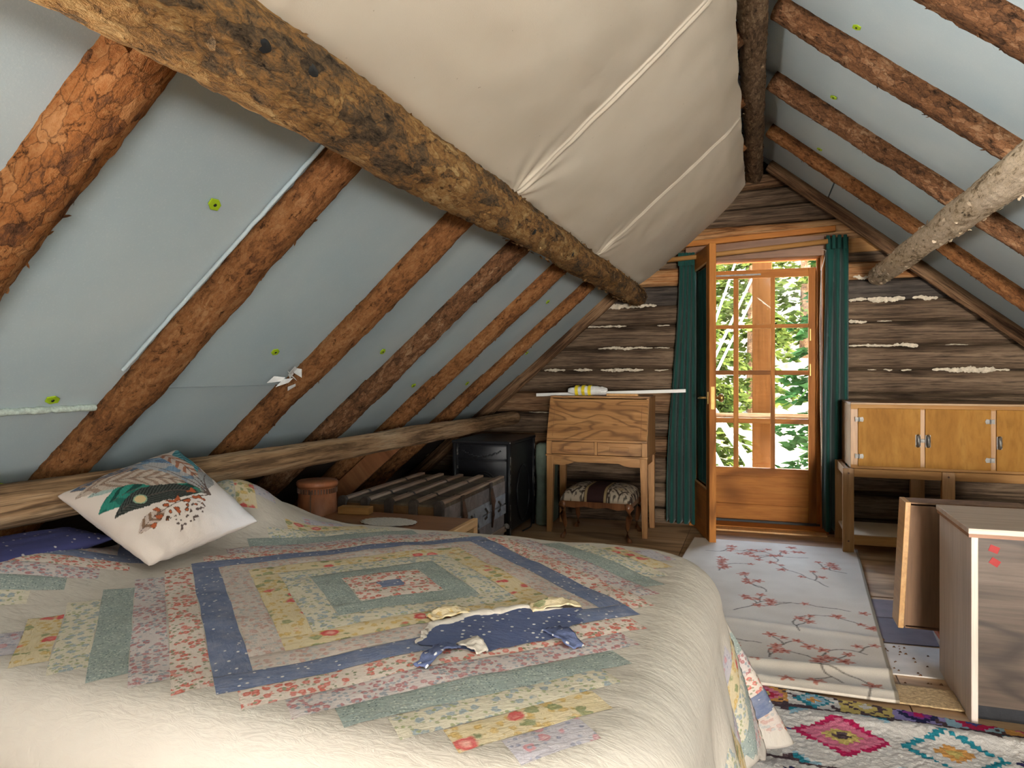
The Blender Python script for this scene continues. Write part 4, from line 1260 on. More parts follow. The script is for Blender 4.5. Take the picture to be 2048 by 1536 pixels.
def fabric(name, base, layers, scale=1.0, wear=.35):
    """printed cotton: base colour and blossoms (voronoi cells of the flat pattern)"""
    m = NT(name, .92, .12)
    c = base
    for (sc_, rad, col, col2, thr, dist) in layers:
        v = m.co('UV', (scale, scale, 1), (sc_ * .13, sc_ * .37, 0))
        if dist:
            nz = m.noise(v, sc_ * 2.2, 3, .6, 0, True)
            v = m.mix(dist / sc_, v, nz, 'ADD')
        x = m.n('TexVoronoi', feature='F1'); x.inputs['Scale'].default_value = sc_
        m.l(v, x.inputs['Vector'])
        sel = m.n('SeparateColor'); m.l(x.outputs['Color'], sel.inputs[0])
        on = m.math('GREATER_THAN', sel.outputs[0], thr)
        spot = m.ramp(x.outputs['Distance'], [(rad * .75, 1.0), (rad, 0.0)])
        fac = m.math('MULTIPLY', on, spot)
        inner = m.mix(m.ramp(x.outputs['Distance'], [(rad * .2, 1), (rad * .55, 0)]), col, col2)
        c = m.mix(fac, c, inner)
    v = m.co('UV')
    fade = m.noise(v, 30, 6, .7)
    c = m.mix(m.ramp(fade, [(.42, 0), (.75, wear)]), c, (.62, .57, .52))
    m.bump(m.noise(m.co('UV', (1, 2.5, 1)), 45, 4, .6, .6), .35, .006)
    return m.out(c)
cream = (.62, .54, .42)
FAB = {
 'blue': fabric('fabric_blue', (.125, .150, .235), [(62, .21, (.55, .52, .50), (.6, .58, .55), .18, 0)], 1, .22),
 'navy': fabric('fabric_navy', (.085, .105, .195), [(58, .22, (.60, .58, .55), (.65, .6, .58), .1, 0)], 1, .05),
 'red': fabric('fabric_red', (.60, .50, .42), [(64, .52, (.50, .12, .085), (.60, .28, .22), .22, .7), (105, .42, (.24, .25, .16), (.2, .2, .1), .5, .5)], 1, .35),
 'pink': fabric('fabric_pink', (.50, .43, .40), [(75, .52, (.36, .15, .15), (.45, .24, .22), .25, .7), (105, .46, (.25, .27, .29), (.3, .3, .3), .35, .5)], 1, .35),
 'sage': fabric('fabric_sage', (.255, .295, .265), [(170, .42, (.40, .42, .36), (.42, .44, .38), .45, .4), (190, .35, (.12, .15, .15), (.1, .12, .12), .5, .4)], 1, .2),
 'cream': fabric('fabric_cream', (.57, .505, .375), [(60, .50, (.27, .31, .32), (.36, .38, .34), .30, .8), (100, .42, (.32, .33, .19), (.3, .3, .15), .45, .6)], 1, .25),
 'rose': fabric('fabric_rose', (.585, .47, .285), [(60, .50, (.50, .34, .13), (.6, .4, .15), .40, .8), (34, .46, (.24, .25, .12), (.34, .32, .15), .52, .8), (21, .40, (.52, .085, .075), (.66, .32, .25), .62, .5)], 1, .2),
 'tan': fabric('fabric_tan', (.50, .415, .355), [(70, .52, (.42, .26, .21), (.5, .33, .27), .3, .8), (85, .46, (.36, .35, .33), (.4, .38, .35), .4, .6)], 1, .35),
 'lavender': fabric('fabric_lavender', (.44, .40, .42), [(40, .44, (.47, .22, .23), (.52, .33, .32), .5, .6), (90, .4, (.27, .27, .32), (.3, .3, .36), .5, .4)], 1, .3),
}
ql = empty('patchwork_quilt', (-.83, 1.55, 0), 0, 'cream patchwork quilt with torn patch draped over the low bed', 'quilt')
QO = Vector((-.83, 1.55, 0))
def qgrid():
    us = [P_MIN + (P_MAX - P_MIN) * i / 190 for i in range(191)]
    vs_ = [Q_MIN + (Q_MAX - Q_MIN) * j / 200 for j in range(201)]
    mb = MB()
    def P(u, t):
        p, q = lerp(P_MIN, P_MAX, u), lerp(Q_MIN, Q_MAX, t)
        # scalloped hem
        if p > .30: p -= .018 * (1 + sin(q * 26))
        if q > 2.62: q -= .018 * (1 + sin(p * 26))
        return quilt(p, q) - QO
    mb.grid(P, 191, 201)
    return mb
qb = solidify(qgrid().build('quilt_cloth', MAT['quilt'], ql, True), .012)

W_ = .0645
SEQ_IN = ['blue', 'red', 'sage', 'cream', 'rose', 'tan', 'blue']
SEQ_OUT = ['red', 'pink', 'sage', 'cream', 'rose', 'lavender']
rp = random.Random(31)
def strip(cen, ax, a0, a1, b0, b1, fab, lift=.0020):
    """rectangle in medallion axes (a along ax, b across), laid on the quilt"""
    ca, sa = cos(ax), sin(ax)
    la, lb = a1 - a0, b1 - b0
    na = max(3, int(la / .016) + 1); nb = 6
    uo, vo = rp.uniform(0, 9), rp.uniform(0, 9)
    mb = MB(); uvs = []; keep = []
    for j in range(nb):
        for i in range(na):
            u, t = i / (na - 1), j / (nb - 1)
            a, b = lerp(a0, a1, u), lerp(b0, b1, t)
            wob = .0035 * NZ(a * 9 + uo, b * 9 + vo)
            p = cen[0] + a * ca - (b + wob) * sa
            q = cen[1] + a * sa + (b + wob) * ca
            edge = (i in (0, na - 1)) or (j in (0, nb - 1))
            inside = P_MIN + .01 < p < P_MAX - .045 and Q_MIN + .02 < q < Q_MAX - .045
            keep.append(inside)
            ridge = .0007 * sin(a * 200 + uo) if not edge else 0
            mb.v.append(tuple(quilt(p, q, .0009 if edge else lift + ridge) - QO))
            uvs.append((a + uo, b + vo))
    for j in range(nb - 1):
        for i in range(na - 1):
            f = (j * na + i, j * na + i + 1, (j + 1) * na + i + 1, (j + 1) * na + i)
            if all(keep[k] for k in f): mb.f.append(f)
    if not mb.f: return None
    me = bpy.data.meshes.new('patch')
    me.from_pydata(mb.v, [], mb.f)
    me.polygons.foreach_set('use_smooth', [True] * len(me.polygons))
    lay = me.uv_layers.new(name='UVMap'); buf = []
    for l in me.loops: buf += list(uvs[l.vertex_index])
    lay.data.foreach_set('uv', buf)
    bm = bmesh.new(); bm.from_mesh(me)
    bmesh.ops.delete(bm, geom=[v for v in bm.verts if not v.link_faces], context='VERTS')
    bm.to_mesh(me); bm.free()
    o = link_mesh('patch', me, FAB[fab], ql)
    return o
def medallion(cen, rot=pi / 4):
    g = .0005
    strip(cen, rot, -W_ * .5, W_ * .5, -W_ * .35, W_ * .35, 'blue')
    for k in range(1, 7):
        lo, hi = (k - .5) * W_, (k + .5) * W_
        if k == 1: lo = .36 * W_
        for sidx in range(4):
            ax = rot + sidx * pi / 2
            # each side runs past its neighbour at one end, like log cabin blocks
            e0, e1 = (-hi, hi) if sidx % 2 == 0 else (-lo, lo)
            strip(cen, ax, e0 + g, e1 - g, -hi + g, -lo - g, SEQ_IN[k])
    for k in range(6):
        lo, hi = (6.5 + k) * W_, (7.5 + k) * W_
        half = (6.5 - (k + .5)) * W_
        for sidx in range(4):
            ax = rot + sidx * pi / 2
            strip(cen, ax, -half + g, half - g, -hi + g, -lo - g, SEQ_OUT[k])
medallion((-.825, 1.548))
medallion((-2.12, 1.50))
medallion((.66, 2.46))
medallion((.74, 1.22))

# torn place with its two hanging shreds
def flat_blob(cen, rx, ry, rot, off, mat, name, seed, edge=.25, dome=.0):
    mb = MB(); uvs = []
    def P(u, t):
        a = 2 * pi * u
        r = t * (1 + edge * NZ(cos(a) * 2.2 + seed, sin(a) * 2.2) + .10 * NZ(cos(a) * 9 + seed, sin(a) * 9))
        x, y = rx * r * cos(a), ry * r * sin(a)
        p = cen[0] + x * cos(rot) - y * sin(rot); q = cen[1] + x * sin(rot) + y * cos(rot)
        uvs.append((p, q))
        return quilt(p, q, off + dome * (1 - t * t)) - QO
    mb.grid(P, 60, 10, True)
    me = bpy.data.meshes.new(name); me.from_pydata(mb.v, [], mb.f)
    me.polygons.foreach_set('use_smooth', [True] * len(me.polygons))
    o = link_mesh(name, me, mat, ql); setuv(o, uvs)
    return o
TC = (-.485, 1.352); TR = radians(46)
flat_blob(TC, .178, .088, TR, .0042, FAB['navy'], 'torn_backing', 3.3, .30)
# frayed batting along the upper lip
mb = MB()
def P(u, t):
    a = lerp(.12 * pi, 1.02 * pi, t); r = 1 + .30 * NZ(cos(a) * 2.2 + 3.3, sin(a) * 2.2) + .05 * NZ(t * 40, 2)
    x, y = .178 * r * cos(a), .092 * r * sin(a)
    p = TC[0] + x * cos(TR) - y * sin(TR); q = TC[1] + x * sin(TR) + y * cos(TR)
    rr_ = (.007 + .006 * abs(NZ(t * 14, 6))) * sin(pi * t) ** .4
    w = 2 * pi * u
    c = quilt(p, q, .004 + rr_ * .8 * sin(w))
    return c - QO + Vector((-sin(TR) * rr_ * cos(w) * 1.5, cos(TR) * rr_ * cos(w) * 1.5, 0))
mb.grid(P, 10, 90, True).build('batting', MAT['quilt'], ql, True)
for (px_, qy_, rot_, l_, fb) in ((-.535, 1.238, -1.7, .105, 'navy'), (-.385, 1.385, -.75, .095, 'navy'), (-.52, 1.262, -.5, .055, None), (-.455, 1.475, .55, .11, 'rose'), (-.63, 1.345, .9, .10, 'rose')):
    mb = MB(); uvs = []
    def P(u, t, px_=px_, qy_=qy_, rot_=rot_, l_=l_):
        x = l_ * t; y = (u - .5) * .040 * (1 - .35 * t) * (1 + .4 * NZ(t * 5 + px_ * 9, u * 2))
        p = px_ + x * cos(rot_) - y * sin(rot_); q = qy_ + x * sin(rot_) + y * cos(rot_)
        uvs.append((p, q))
        return quilt(p, q, .006 + .010 * sin(pi * t) * (.5 + .8 * u) + .005 * NZ(t * 9, u * 5, px_)) - QO
    mb.grid(P, 8, 16)
    me = bpy.data.meshes.new('torn_shred'); me.from_pydata(mb.v, [], mb.f)
    me.polygons.foreach_set('use_smooth', [True] * len(me.polygons))
    o = link_mesh('torn_shred', me, FAB[fb] if fb else MAT['quilt'], ql); setuv(o, uvs); solidify(o, .003, 0)

# dotted pillow at the head, feather cushion
def pillow(name, corners, puff, n, mat, parent=None):
    """corners B, R, T, L; returns mesh object with front first"""
    B, R_, T_, L_ = [Vector(c) for c in corners]
    nrm = ((R_ - B).cross(L_ - B)).normalized()
    mb = MB(); uvs = []
    c0 = (B + R_ + T_ + L_) / 4
    for sgn in (1, -1):
        for j in range(n):
            for i in range(n):
                u, t = i / (n - 1), j / (n - 1)
                b = B * (1 - u) * (1 - t) + R_ * u * (1 - t) + T_ * u * t + L_ * (1 - u) * t
                e = (max(0, 1 - abs(2 * u - 1) ** 2.6) * max(0, 1 - abs(2 * t - 1) ** 2.6)) ** .55
                # sides bow inwards between the corners
                k = .045 * ((1 - (2 * u - 1) ** 2) * abs(2 * t - 1) ** 4 + (1 - (2 * t - 1) ** 2) * abs(2 * u - 1) ** 4)
                b = b + (c0 - b) * k
                w = .006 * NZ(u * 5, t * 5, 3) * e + .004 * NZ(u * 13, t * 13, 9) * (1 - e)
                mb.v.append(tuple(b + nrm * (sgn * (puff * e + .002) + w)))
                uvs.append((u, t))
    for s_ in range(2):
        o_ = s_ * n * n
        for j in range(n - 1):
            for i in range(n - 1):
                f = (o_ + j * n + i, o_ + j * n + i + 1, o_ + (j + 1) * n + i + 1, o_ + (j + 1) * n + i)
                mb.f.append(f if s_ == 0 else f[::-1])
    ring = [i for i in range(n)] + [(j + 1) * n - 1 for j in range(1, n)] + [n * n - 1 - i for i in range(1, n)] + [(n - 1 - j) * n for j in range(1, n - 1)]
    for k in range(len(ring)):
        a, b = ring[k], ring[(k + 1) % len(ring)]
        mb.f.append((a, a + n * n, b + n * n, b))
    me = bpy.data.meshes.new(name); me.from_pydata(mb.v, [], mb.f)
    me.polygons.foreach_set('use_smooth', [True] * len(me.polygons))
    o = link_mesh(name, me, mat, parent); setuv(o, uvs)
    return o, n
def fab_world(name):
    m = NT(name, .9, .15)
    v = m.co('Object')
    x = m.n('TexVoronoi', feature='F1'); x.inputs['Scale'].default_value = 46; x.inputs['Randomness'].default_value = .75
    m.l(v, x.inputs['Vector'])
    c = m.mix(m.ramp(x.outputs['Distance'], [(.13, 1), (.2, 0)]), (.040, .042, .115), (.40, .36, .34))
    m.bump(m.noise(v, 20, 4, .6), .3, .01)
    return m.out(c)
o, n = pillow('dotted_pillow', [(-1.68, .95, .690), (-1.68, 1.56, .690), (-1.86, 1.56, .705), (-1.86, .95, .715)], .028, 40, fab_world('navy_dots'))
tag(o, 'navy blue dotted pillow at the head of the bed beside the feather cushion', 'pillow')

def cushion_mat():
    m = NT('cushion_print', .88, .15)
    a = m.n('Attribute'); a.attribute_name = 'Col'
    v = m.co('Object'); f = m.noise(v, 350, 3, .6)
    m.bump(m.math('ADD', f, m.math('MULTIPLY', m.noise(v, 14, 3, .5), 3)), .25, .003)
    return m.out(a.outputs['Color'])
CB, CRr, CT, CLl = (-1.435, 1.425, .668), (-1.385, 1.775, .712), (-1.715, 1.815, .905), (-1.80, 1.475, .812)
cu, n = pillow('feather_cushion', [CB, CRr, CT, CLl], .062, 170, cushion_mat())
tag(cu, 'square white cushion printed with blue, green and rust feathers', 'cushion')
base_pt = (.74, .28)
# tip, bend, half width, vane colour a, vane colour b, stripe frequency
FEATH = [
 ((.60, .97), -.10, .060, (.26, .36, .45), (.10, .17, .27), 5, .10),
 ((.30, .99), -.10, .050, (.33, .25, .21), (.12, .15, .20), 9, .05),
 ((.05, .95), -.16, .075, (.36, .24, .17), (.09, .12, .17), 13, .10),
 ((.06, .78), -.16, .045, (.20, .33, .31), (.34, .42, .38), 3, .12),
 ((.20, .70), -.10, .050, (.06, .30, .20), (.38, .45, .40), 4, .05),
 ((.02, .60), -.20, .085, (.012, .060, .045), (.03, .22, .16), 6, .08),
 ((.05, .46), -.17, .055, (.018, .020, .018), (.06, .065, .055), 26, .12),
 ((.88, .90), -.03, .055, (.055, .12, .24), (.30, .22, .19), 3, .20),
 ((1.0, .985), .08, .052, (.03, .17, .20), (.13, .32, .36), 11, .34),
 ((.97, .56), .10, .045, (.22, .22, .22), (.40, .39, .38), 16, .18),
 ((.46, 1.0), -.06, .050, (.16, .24, .33), (.36, .34, .33), 4, .12),
 ((.02, .86), -.24, .060, (.30, .20, .15), (.48, .38, .30), 10, .2),
 ((.76, .97), -.08, .042, (.34, .14, .08), (.50, .40, .34), 8, .3),
 ((.07, .22), -.10, .030, (.22, .13, .08), (.52, .40, .33), 9, .60),
]
def feather_col(u, t):
    base = (.60, .51, .44)
    c = base
    g = sstep(.35, .9, u) * sstep(.6, .05, t)
    c = tuple(lerp(base[k], (.66, .63, .63)[k], g) for k in range(3))
    for tip, bend, hw_, ca, cb_, fr__, start in FEATH:
        bx, by = base_pt
        vx, vy = tip[0] - bx, tip[1] - by
        L = sqrt(vx * vx + vy * vy); ex, ey = vx / L, vy / L
        a = ((u - bx) * ex + (t - by) * ey) / L
        if a < 0 or a > 1.0: continue
        dd = -(u - bx) * ey + (t - by) * ex
        dd -= bend * 4 * a * (1 - a) * .5
        if abs(dd) < .0045 * (1.25 - a):
            c = (.10, .07, .06); continue
        if a < start: continue
        s = (a - start) / (1 - start)
        w = 1.75 * hw_ * (min(1, s * 3) ** .7 * (1 - s ** 5) + .03) * (1 + .12 * NZ(a * 30, dd * 30, tip[0] * 9))
        if abs(dd) < w:
            st_ = sin((a * fr__ + abs(dd) * fr__ * 1.4) * 2 * pi + 2 * NZ(a * 6, dd * 20))
            fine = .85 + .3 * NZ((a - abs(dd) * .7) * 160, dd * 8, 1)
            k = 1 if st_ > .25 else 0
            cc = ca if k else cb_
            if dd > 0 and fr__ < 8: cc = tuple(lerp(x, y, .45) for x, y in zip(cc, cb_))
            c = tuple(max(0, x * fine) for x in cc)
    # eye of the peacock feather and rust flecks
    e = sqrt(((u - .26) / .05) ** 2 + ((t - .47) / .045) ** 2)
    if e < 1: c = (.50, .36, .18) if e < .8 else (.20, .30, .20)
    nr = NZ(u * 26, t * 26, 5)
    if .16 < u < .66 and abs(t - (.245 + .14 * (u - .2))) < .085 and nr > .12:
        c = (.36, .085, .03) if nr > .25 else (.07, .035, .02)
    if abs(t - (.08 + .2 * u)) < .06 and .3 < u < .62 and NZ(u * 40, t * 40, 8) > .22: c = (.10, .07, .06)
    return c
uvl = cu.data.uv_layers[0].data
uvv = {}
for l in cu.data.loops: uvv[l.vertex_index] = tuple(uvl[l.index].uv)
nn = n * n
vcol(cu, lambda i, co: feather_col(*uvv[i]) if i < nn else (.66, .58, .52))

# ------------------------------------------------------------------ rugs
def rug(name, corners, nu, nv, hfn, colfn, mat, thick, label):
    """corners near-left, near-right, far-right, far-left on the floor"""
    a, b, c, d = [Vector((*p, 0)) for p in corners]
    mb = MB(); uvs = []
    def P(u, t):
        p = a * (1 - u) * (1 - t) + b * u * (1 - t) + c * u * t + d * (1 - u) * t
        uvs.append((u, t))
        p.z = thick + hfn(p.x, p.y, u, t)
        return p
    mb.grid(P, nu, nv)
    o = mb.build(name, mat, None, True)
    vcol(o, lambda i, co: colfn(co.x, co.y, *uvs[i]))
    solidify(o, thick, -1)
    tag(o, label, 'rug')
    return o
# pale rug with twigs and blossoms
rr2 = random.Random(77)
twigs = []; blooms = []
def grow(x, y, ang, ln, depth):
    pts = [(x, y)]
    for k in range(int(ln / .03)):
        ang += rr2.uniform(-.45, .45)
        x += .03 * cos(ang); y += .03 * sin(ang)
        pts.append((x, y))
        if depth and rr2.random() < .16: grow(x, y, ang + rr2.choice((-1, 1)) * rr2.uniform(.5, 1.1), ln * .5, depth - 1)
    twigs.append(pts)
    blooms.append((x, y, rr2.uniform(.024, .038)))
    if rr2.random() < .8 and len(pts) > 4:
        q = pts[len(pts) // 2]; blooms.append((q[0] + rr2.uniform(-.03, .03), q[1] + rr2.uniform(-.03, .03), rr2.uniform(.022, .040)))
for (x, y, a) in ((.30, 2.88, 2.2), (.05, 3.05, 1.2), (.42, 3.2, 2.4), (.18, 3.4, 1.7), (-.1, 3.6, .9), (.42, 3.75, 2.6), (.05, 3.95, 1.5), (.36, 4.15, 2.2), (-.2, 4.3, 1.1), (.48, 4.45, 2.4), (.12, 4.6, 1.4), (.3, 4.75, 2.8), (.02, 3.2, 2.9), (-.3, 4.75, .4), (.2, 3.0, .4)):
    grow(x, y, a, rr2.uniform(.26, .42), 1)
for k in range(18):
    blooms.append((rr2.uniform(-.25, .52), rr2.uniform(2.95, 5.0), rr2.uniform(.020, .040)))
cell = {}
def put(ix, iy, it): cell.setdefault((ix, iy), []).append(it)
for pts in twigs:
    for p0, p1 in zip(pts[:-1], pts[1:]):
        put(int(fl(p0[0] * 8)), int(fl(p0[1] * 8)), (0, p0, p1))
for b in blooms: put(int(fl(b[0] * 8)), int(fl(b[1] * 8)), (1, b, None))
def floral_col(x, y, u, t):
    n1 = NZ(x * 3, y * 3, 1); n2 = NZ(x * 11, y * 11, 4)
    g = .5 + .5 * n1 + .25 * n2
    c = [lerp(a, b, max(0, min(1, g))) for a, b in zip((.60, .51, .41), (.76, .68, .57))]
    if u > .985: return (.30, .24, .17)
    ix, iy = int(fl(x * 8)), int(fl(y * 8))
    for di in (-1, 0, 1):
        for dj in (-1, 0, 1):
            for kind, p, q in cell.get((ix + di, iy + dj), ()):
                if kind == 0:
                    vx, vy = q[0] - p[0], q[1] - p[1]; L2 = vx * vx + vy * vy + 1e-9
                    k = max(0, min(1, ((x - p[0]) * vx + (y - p[1]) * vy) / L2))
                    d = sqrt((x - p[0] - k * vx) ** 2 + (y - p[1] - k * vy) ** 2)
                    if d < .0055:
                        k2 = min(1, (.0055 - d) / .0035); c = [lerp(q2, w2, k2 * .85) for q2, w2 in zip(c, (.13, .10, .08))]
                else:
                    d = sqrt((x - p[0]) ** 2 + (y - p[1]) ** 2); a = atan2(y - p[1], x - p[0])
                    r = p[2] * (.72 + .28 * cos(a * 5 + p[0] * 40))
                    if d < r:
                        if d < r * .3: return (.30, .06, .04)
                        return (.52, .19, .13) if NZ(x * 70, y * 70) < .15 else (.60, .33, .25)
    return c
def floral_h(x, y, u, t):
    z = .010 + .004 * NZ(x * 3, y * 3)
    z += .016 * exp(-((y - 2.98 - .10 * x) / .035) ** 2) + .010 * exp(-((y - 2.84) / .03) ** 2) + .006 * exp(-((y - 3.45 + .1 * x) / .03) ** 2)
    return z
rug('flowered_rug', [(-.52, 2.80), (.468, 2.785), (.612, 5.07), (-.40, 5.10)], 190, 400, floral_h, floral_col, pigment('pale_rug', .95, 320, .003, .35, .2), .010, 'pale grey rug with red blossoms on thin twigs in front of the door')

PAL = dict(w=(.60, .55, .50), mag=(.46, .015, .085), pk=(.60, .16, .24), ye=(.56, .42, .13), br=(.085, .050, .055), teal=(.02, .20, .25), org=(.60, .29, .08), bl=(.045, .06, .23), pur=(.22, .045, .24), lav=(.30, .25, .48), sky=(.30, .45, .52), cr=(.40, .02, .05), nav=(.02, .02, .07))
G = .0150
def q_(v): return fl(v / G) * G + G / 2
def tribal_col(x, y, u, t):
    P_ = PAL
    w = 1.0
    X = x + .006 * NZ(x * 45, y * 45, 2); Y = y + .006 * NZ(x * 45, y * 45, 6)
    gx, gy = q_(X), q_(Y)
    yl = gy - (2.655 - .02 * gx)
    if abs(yl) < .011: return P_['br']
    if yl > 0:                                  # far border: crossing zigzags
        v = yl / .145
        s = gx + .05
        k = (s / .16) % 1.0; idx = int(fl(s / .16))
        d = abs(k - .5) * 2 * .9 + abs(v - .5) * 1.6
        pal = [('cr', 'pk', 'ye', 'org'), ('sky', 'teal', 'org', 'w'), ('ye', 'br', 'w', 'ye'), ('pur', 'nav', 'mag', 'lav'), ('cr', 'mag', 'bl', 'sky')][idx % 5]
        if d < .28: return P_[pal[2]]
        if d < .52: return P_[pal[0]]
        if d < .78: return P_[pal[1]]
        z = (k * 2 + v * 1.6) % 1
        if z < .22: return P_['br']
        return P_[pal[3]]
    r_ = int(fl(-yl / .38)); v = (-yl % .38) / .38
    if abs((-yl % .38) - .375) < .010: return P_['br']
    cyy = .45
    s = gx - .255 + .16 * (r_ % 2) ; idx = int(fl(s / .305 + .5)); k = s - idx * .305
    d = abs(k) / .150 + abs(v - cyy) * .38 / .128
    sets = {0: ('mag', 'pk', 'ye', 'br'), 1: ('teal', 'w', 'org', 'ye'), -1: ('bl', 'org', 'w', 'pur'), 2: ('nav', 'pur', 'mag', 'org'), -2: ('org', 'ye', 'pk', 'cr')}
    a, b, c, e = sets[((idx + 2 + r_ * 2) % 5) - 2]
    if d < .20: return P_[e]
    if d < .42: return P_[c]
    if d < .62: return P_[b] if a != 'teal' else P_['w']
    if d < .62 + .20: return P_[b]
    if d < 1.0: return P_[a]
    # small triangles between the diamonds
    k2 = abs(abs(k) - .1525)
    vv = min(v, 1 - v) * .38
    if k2 / .06 + vv / .055 < 1: return P_['br'] if (idx + r_) % 2 else P_['teal']
    if k2 / .09 + vv / .075 < 1 and (idx + r_) % 3 == 0: return P_['sky']
    return P_['w']
def tribal_h(x, y, u, t):
    z = .004 + .003 * NZ(x * 60, y * 60) + .002 * NZ(x * 160, y * 160)
    yy = y - (2.60 - .02 * x)
    z += .020 * exp(-(yy / .045) ** 2) * sstep(-.1, .5, x) + .012 * exp(-((y - 2.22) / .04) ** 2) * sstep(.3, -.1, x)
    return z
rug('tribal_rug', [(-.30, 1.35), (1.15, 1.30), (1.05, 2.66), (-.30, 2.835)], 420, 400, tribal_h, tribal_col, pigment('tribal_wool', .95, 260, .004, .6, .35), .006, 'bright multicoloured rug with stepped diamonds at the foot of the bed')

# ------------------------------------------------------------------ outside the door
def ground_mat():
    m = NT('dry_grass', .95, .1)
    v = m.co('Object')
    c = m.ramp(m.noise(v, .7, 8, .7), [(.3, (.05, .042, .022)), (.5, (.085, .07, .045)), (.7, (.13, .11, .08))])
    m.bump(m.noise(v, 14, 6, .7), .8, .05)
    return m.out(c)
def hill_z(x, y):
    z = -2.7 + max(0, y - 16) * .42 + .25 * NZ(x * .15, y * .15) + .1 * NZ(x * .7, y * .7)
    return z - .05 * min(0, x + 4)
gd = MB().grid(lambda u, t: (lerp(-40, 40, u), lerp(-14, 75, t), hill_z(lerp(-40, 40, u), lerp(-14, 75, t))), 90, 100).build('ground', ground_mat(), None, True)
tag(gd, kind='structure')
MAT['deck'] = wood('grey_deck', (.42, .36, .29), (.52, .46, .38), (.60, .54, .46), 'X', 9, .8)
bal = empty('balcony_deck', (0, 5.9, -.02), kind='structure')
for k in range(8):
    MB().box(-1.6, 1.6, k * .15, k * .15 + .142, -.04, 0).build('plank', MAT['deck'], bal)
MB().box(-1.6, 1.6, 0, 1.19, -.18, -.045).build('joist', MAT['roof_deck'], bal)
MAT['post'] = wood('post_wood', (.036, .0135, .004), (.052, .0205, .006), (.068, .028, .009), 'Z', 9, .9, .0)
MAT['rail_wood'] = wood('rail_wood', (.012, .006, .003), (.026, .014, .007), (.045, .027, .015), 'X', 14, .95, .0)
o = MB().box(-.085, .085, -.07, .07, -2.7, 3.0).build('balcony_post', MAT['post'], None, False, .006); o.location = (.052, 7.02, 0)
tag(o, 'square brown timber post of the balcony seen through the door panes', 'post')
o = put_log('railing_log', (-1.6, 6.90, .745), (1.6, 6.90, .735), .038, .034, MAT['rail_wood'], None, seed=91, amp=.006, fine=.001)
tag(o, 'peeled railing log crossing in front of the balcony post', 'railing')

def leaf_mat(name, c1, c2, c3):
    m = NT(name, .9, .02)
    inf = m.co('Object')
    f = m.noise(inf, 2.2, 5, .7)
    c = m.ramp(f, [(.3, c1), (.5, c2), (.7, c3)])
    m.out(c)
    # thin needles let some light through
    tr = m.n('BsdfTranslucent'); m.l(c, tr.inputs[0])
    ad = m.n('MixShader'); ad.inputs[0].default_value = .35
    m.l(m.b.outputs[0], ad.inputs[1]); m.l(tr.outputs[0], ad.inputs[2])
    m.l(ad.outputs[0], m.t.nodes['Material Output'].inputs[0])
    return m.mat
MAT['needle'] = leaf_mat('fir_needles', (.004, .011, .0022), (.011, .026, .005), (.026, .050, .012))
MAT['needle2'] = leaf_mat('pine_needles', (.012, .017, .003), (.027, .034, .006), (.050, .056, .011))
MAT['bush'] = leaf_mat('bush_leaves', (.030, .02, .011), (.055, .038, .024), (.08, .058, .042))
MAT['pale_wood'] = plain('bleached_wood', (.20, .19, .175), .9, 0, .0, .12, 6, .3)

def conifer(loc, h, rad, nb, nl, mat, seed, label, grp, z0=.06, size=.11):
    rnd = random.Random(seed)
    e = empty('conifer', loc, rnd.uniform(0, 6), label, 'tree', grp)
    MB().tube([(0, 0, -.3), (0, 0, h * .5), (0, 0, h * .97)], [h * .022, h * .014, .01], 8).build('trunk', MAT['bark_dark'], e, True)
    mb = MB()
    for k in range(nb):
        t = (k + rnd.random()) / nb
        z = h * (z0 + (1 - z0) * t); R0 = rad * (1 - t) ** .8 * rnd.uniform(.75, 1.1) + .08
        a = rnd.uniform(0, 2 * pi); dr = Vector((cos(a), sin(a), 0))
        for j in range(nl):
            s = rnd.random() ** .6
            sp = (.10 + .28 * (1 - abs(2 * s - 1))) * R0 * .55
            side_ = Vector((-sin(a), cos(a), 0)) * rnd.gauss(0, sp * .6)
            c = dr * (R0 * s) + side_ + Vector((0, 0, z - R0 * .28 * s * s + rnd.uniform(-.05, .05)))
            ln = size * rnd.uniform(.6, 1.3); w = ln * .34
            f = (dr * rnd.uniform(.3, 1) + side_.normalized() * rnd.uniform(-.1, .9) + Vector((0, 0, rnd.uniform(-.45, .25)))).normalized()
            g = f.cross(Vector((rnd.uniform(-1, 1), rnd.uniform(-1, 1), rnd.uniform(-.3, 1.6)))).normalized() * w
            m_ = len(mb.v)
            mb.v += [tuple(c - f * ln * .4), tuple(c + g), tuple(c + f * ln), tuple(c - g)]
            mb.f.append((m_, m_ + 1, m_ + 2, m_ + 3))
    me = bpy.data.meshes.new('foliage'); me.from_pydata(mb.v, [], mb.f)
    link_mesh('foliage', me, mat, e)
    return e
conifer((1.75, 12.6, -2.7), 8.5, 2.1, 330, 46, MAT['needle'], 3, 'dense dark green fir close beyond the balcony railing', None, .04, .13)
conifer((5.9, 14.6, -2.7), 8.0, 2.2, 200, 40, MAT['needle'], 4, 'second dense green fir standing behind the close fir', None, .04, .14)
for k, (x, y, h, r) in enumerate(((-1.3, 19.0, 6.5, 1.3), (-.1, 22.5, 8.5, 1.6), (-3.2, 21.5, 8.5, 1.6), (1.6, 26.5, 9.5, 1.7), (-1.9, 28.5, 10, 1.9), (6.3, 24.0, 10, 2.0), (.4, 33.0, 11, 2.1), (-4.2, 31.5, 11, 2.1), (3.6, 37.0, 12, 2.3), (-1.6, 40.0, 12, 2.4), (-6.5, 27.0, 10, 2.0), (7.0, 31.0, 11, 2.2))):
    conifer((x, y, hill_z(x, y) - .1), h, r, 130, 26, MAT['needle2'], 20 + k, 'yellow green pine on the slope far beyond the balcony', 'pines on the slope beyond the door', .05, .20)
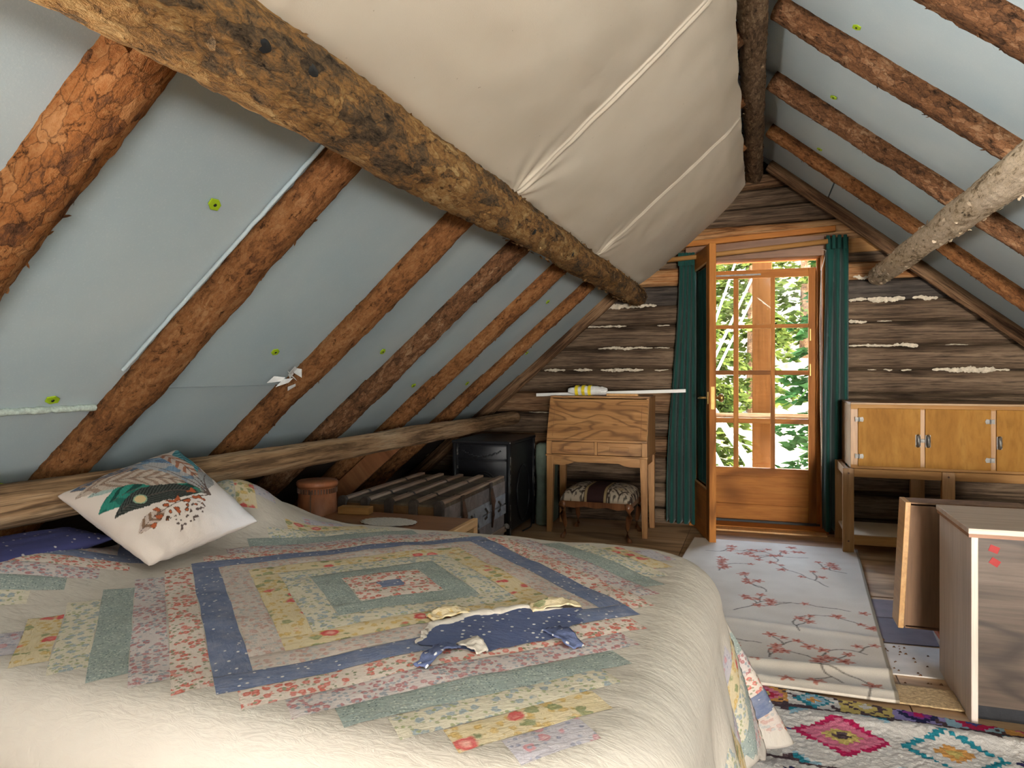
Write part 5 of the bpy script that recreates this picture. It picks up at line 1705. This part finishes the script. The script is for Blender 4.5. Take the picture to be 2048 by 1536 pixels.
def bush(loc, r, n, seed):
    rnd = random.Random(seed)
    e = empty('bush', loc, 0, 'dry reddish bush growing on the slope beyond the balcony', 'bush', 'dry bushes on the slope')
    st_ = MB(); mb = MB()
    for k in range(14):
        a = rnd.uniform(0, 6.28); q = Vector((cos(a) * r * .8, sin(a) * r * .8, r * rnd.uniform(.8, 1.5)))
        st_.tube([(0, 0, -.1), tuple(q * .5 + Vector((0, 0, .1))), tuple(q)], [.012, .008, .003], 5)
    for k in range(n):
        d = Vector((rnd.gauss(0, 1), rnd.gauss(0, 1), abs(rnd.gauss(0, 1)))).normalized() * r * rnd.uniform(.4, 1.05)
        c = d + Vector((0, 0, r * .3)); f = Vector((rnd.gauss(0, 1), rnd.gauss(0, 1), rnd.gauss(0, 1))).normalized() * .06; g = f.cross(Vector((0, 0, 1)) + d) .normalized() * .03
        m_ = len(mb.v); mb.v += [tuple(c - f), tuple(c + g), tuple(c + f), tuple(c - g)]; mb.f.append((m_, m_ + 1, m_ + 2, m_ + 3))
    st_.build('stems', MAT['bark_dark'], e)
    me = bpy.data.meshes.new('foliage'); me.from_pydata(mb.v, [], mb.f); link_mesh('foliage', me, MAT['bush'], e)
for k, (x, y, r) in enumerate(((-1.15, 14.3, .6), (.25, 15.6, .62), (-.62, 16.6, .62), (-2.3, 16.4, .7), (.9, 17.4, .6), (-2.9, 14.3, .65), (-.95, 12.4, .42))):
    bush((x, y, hill_z(x, y)), r, 1500, 60 + k)
# bleached poles leaning outside
for k, (a, b) in enumerate((((-.98, 9.0, 1.45), (.55, 9.0, -.95)), ((-.75, 9.3, 1.10), (.75, 9.3, -1.2)), ((-1.0, 8.6, 1.25), (.28, 8.6, -1.15)),)):
    o = put_log('leaning_pole', a, b, .022, .028, MAT['pale_wood'], None, seed=200 + k, amp=.003, fine=0, step=.1, seg=12)
    tag(o, 'bleached bare pole slanting below the balcony railing', 'pole', 'bleached poles below the railing')
for k, (a, b) in enumerate((((-1.35, 14.0, .2), (-.10, 14.2, 4.0)), ((-1.1, 14.0, .6), (.25, 14.2, 3.6)), ((-1.0, 14.0, .5), (.32, 14.2, 3.35)))):
    o = put_log('bare_trunk', a, b, .026, .018, MAT['pale_wood'], None, seed=210 + k, amp=.003, fine=0, step=.1, seg=12)
    tag(o, 'bleached dead trunk leaning among the pines', 'trunk', 'bleached dead trunks among the pines')
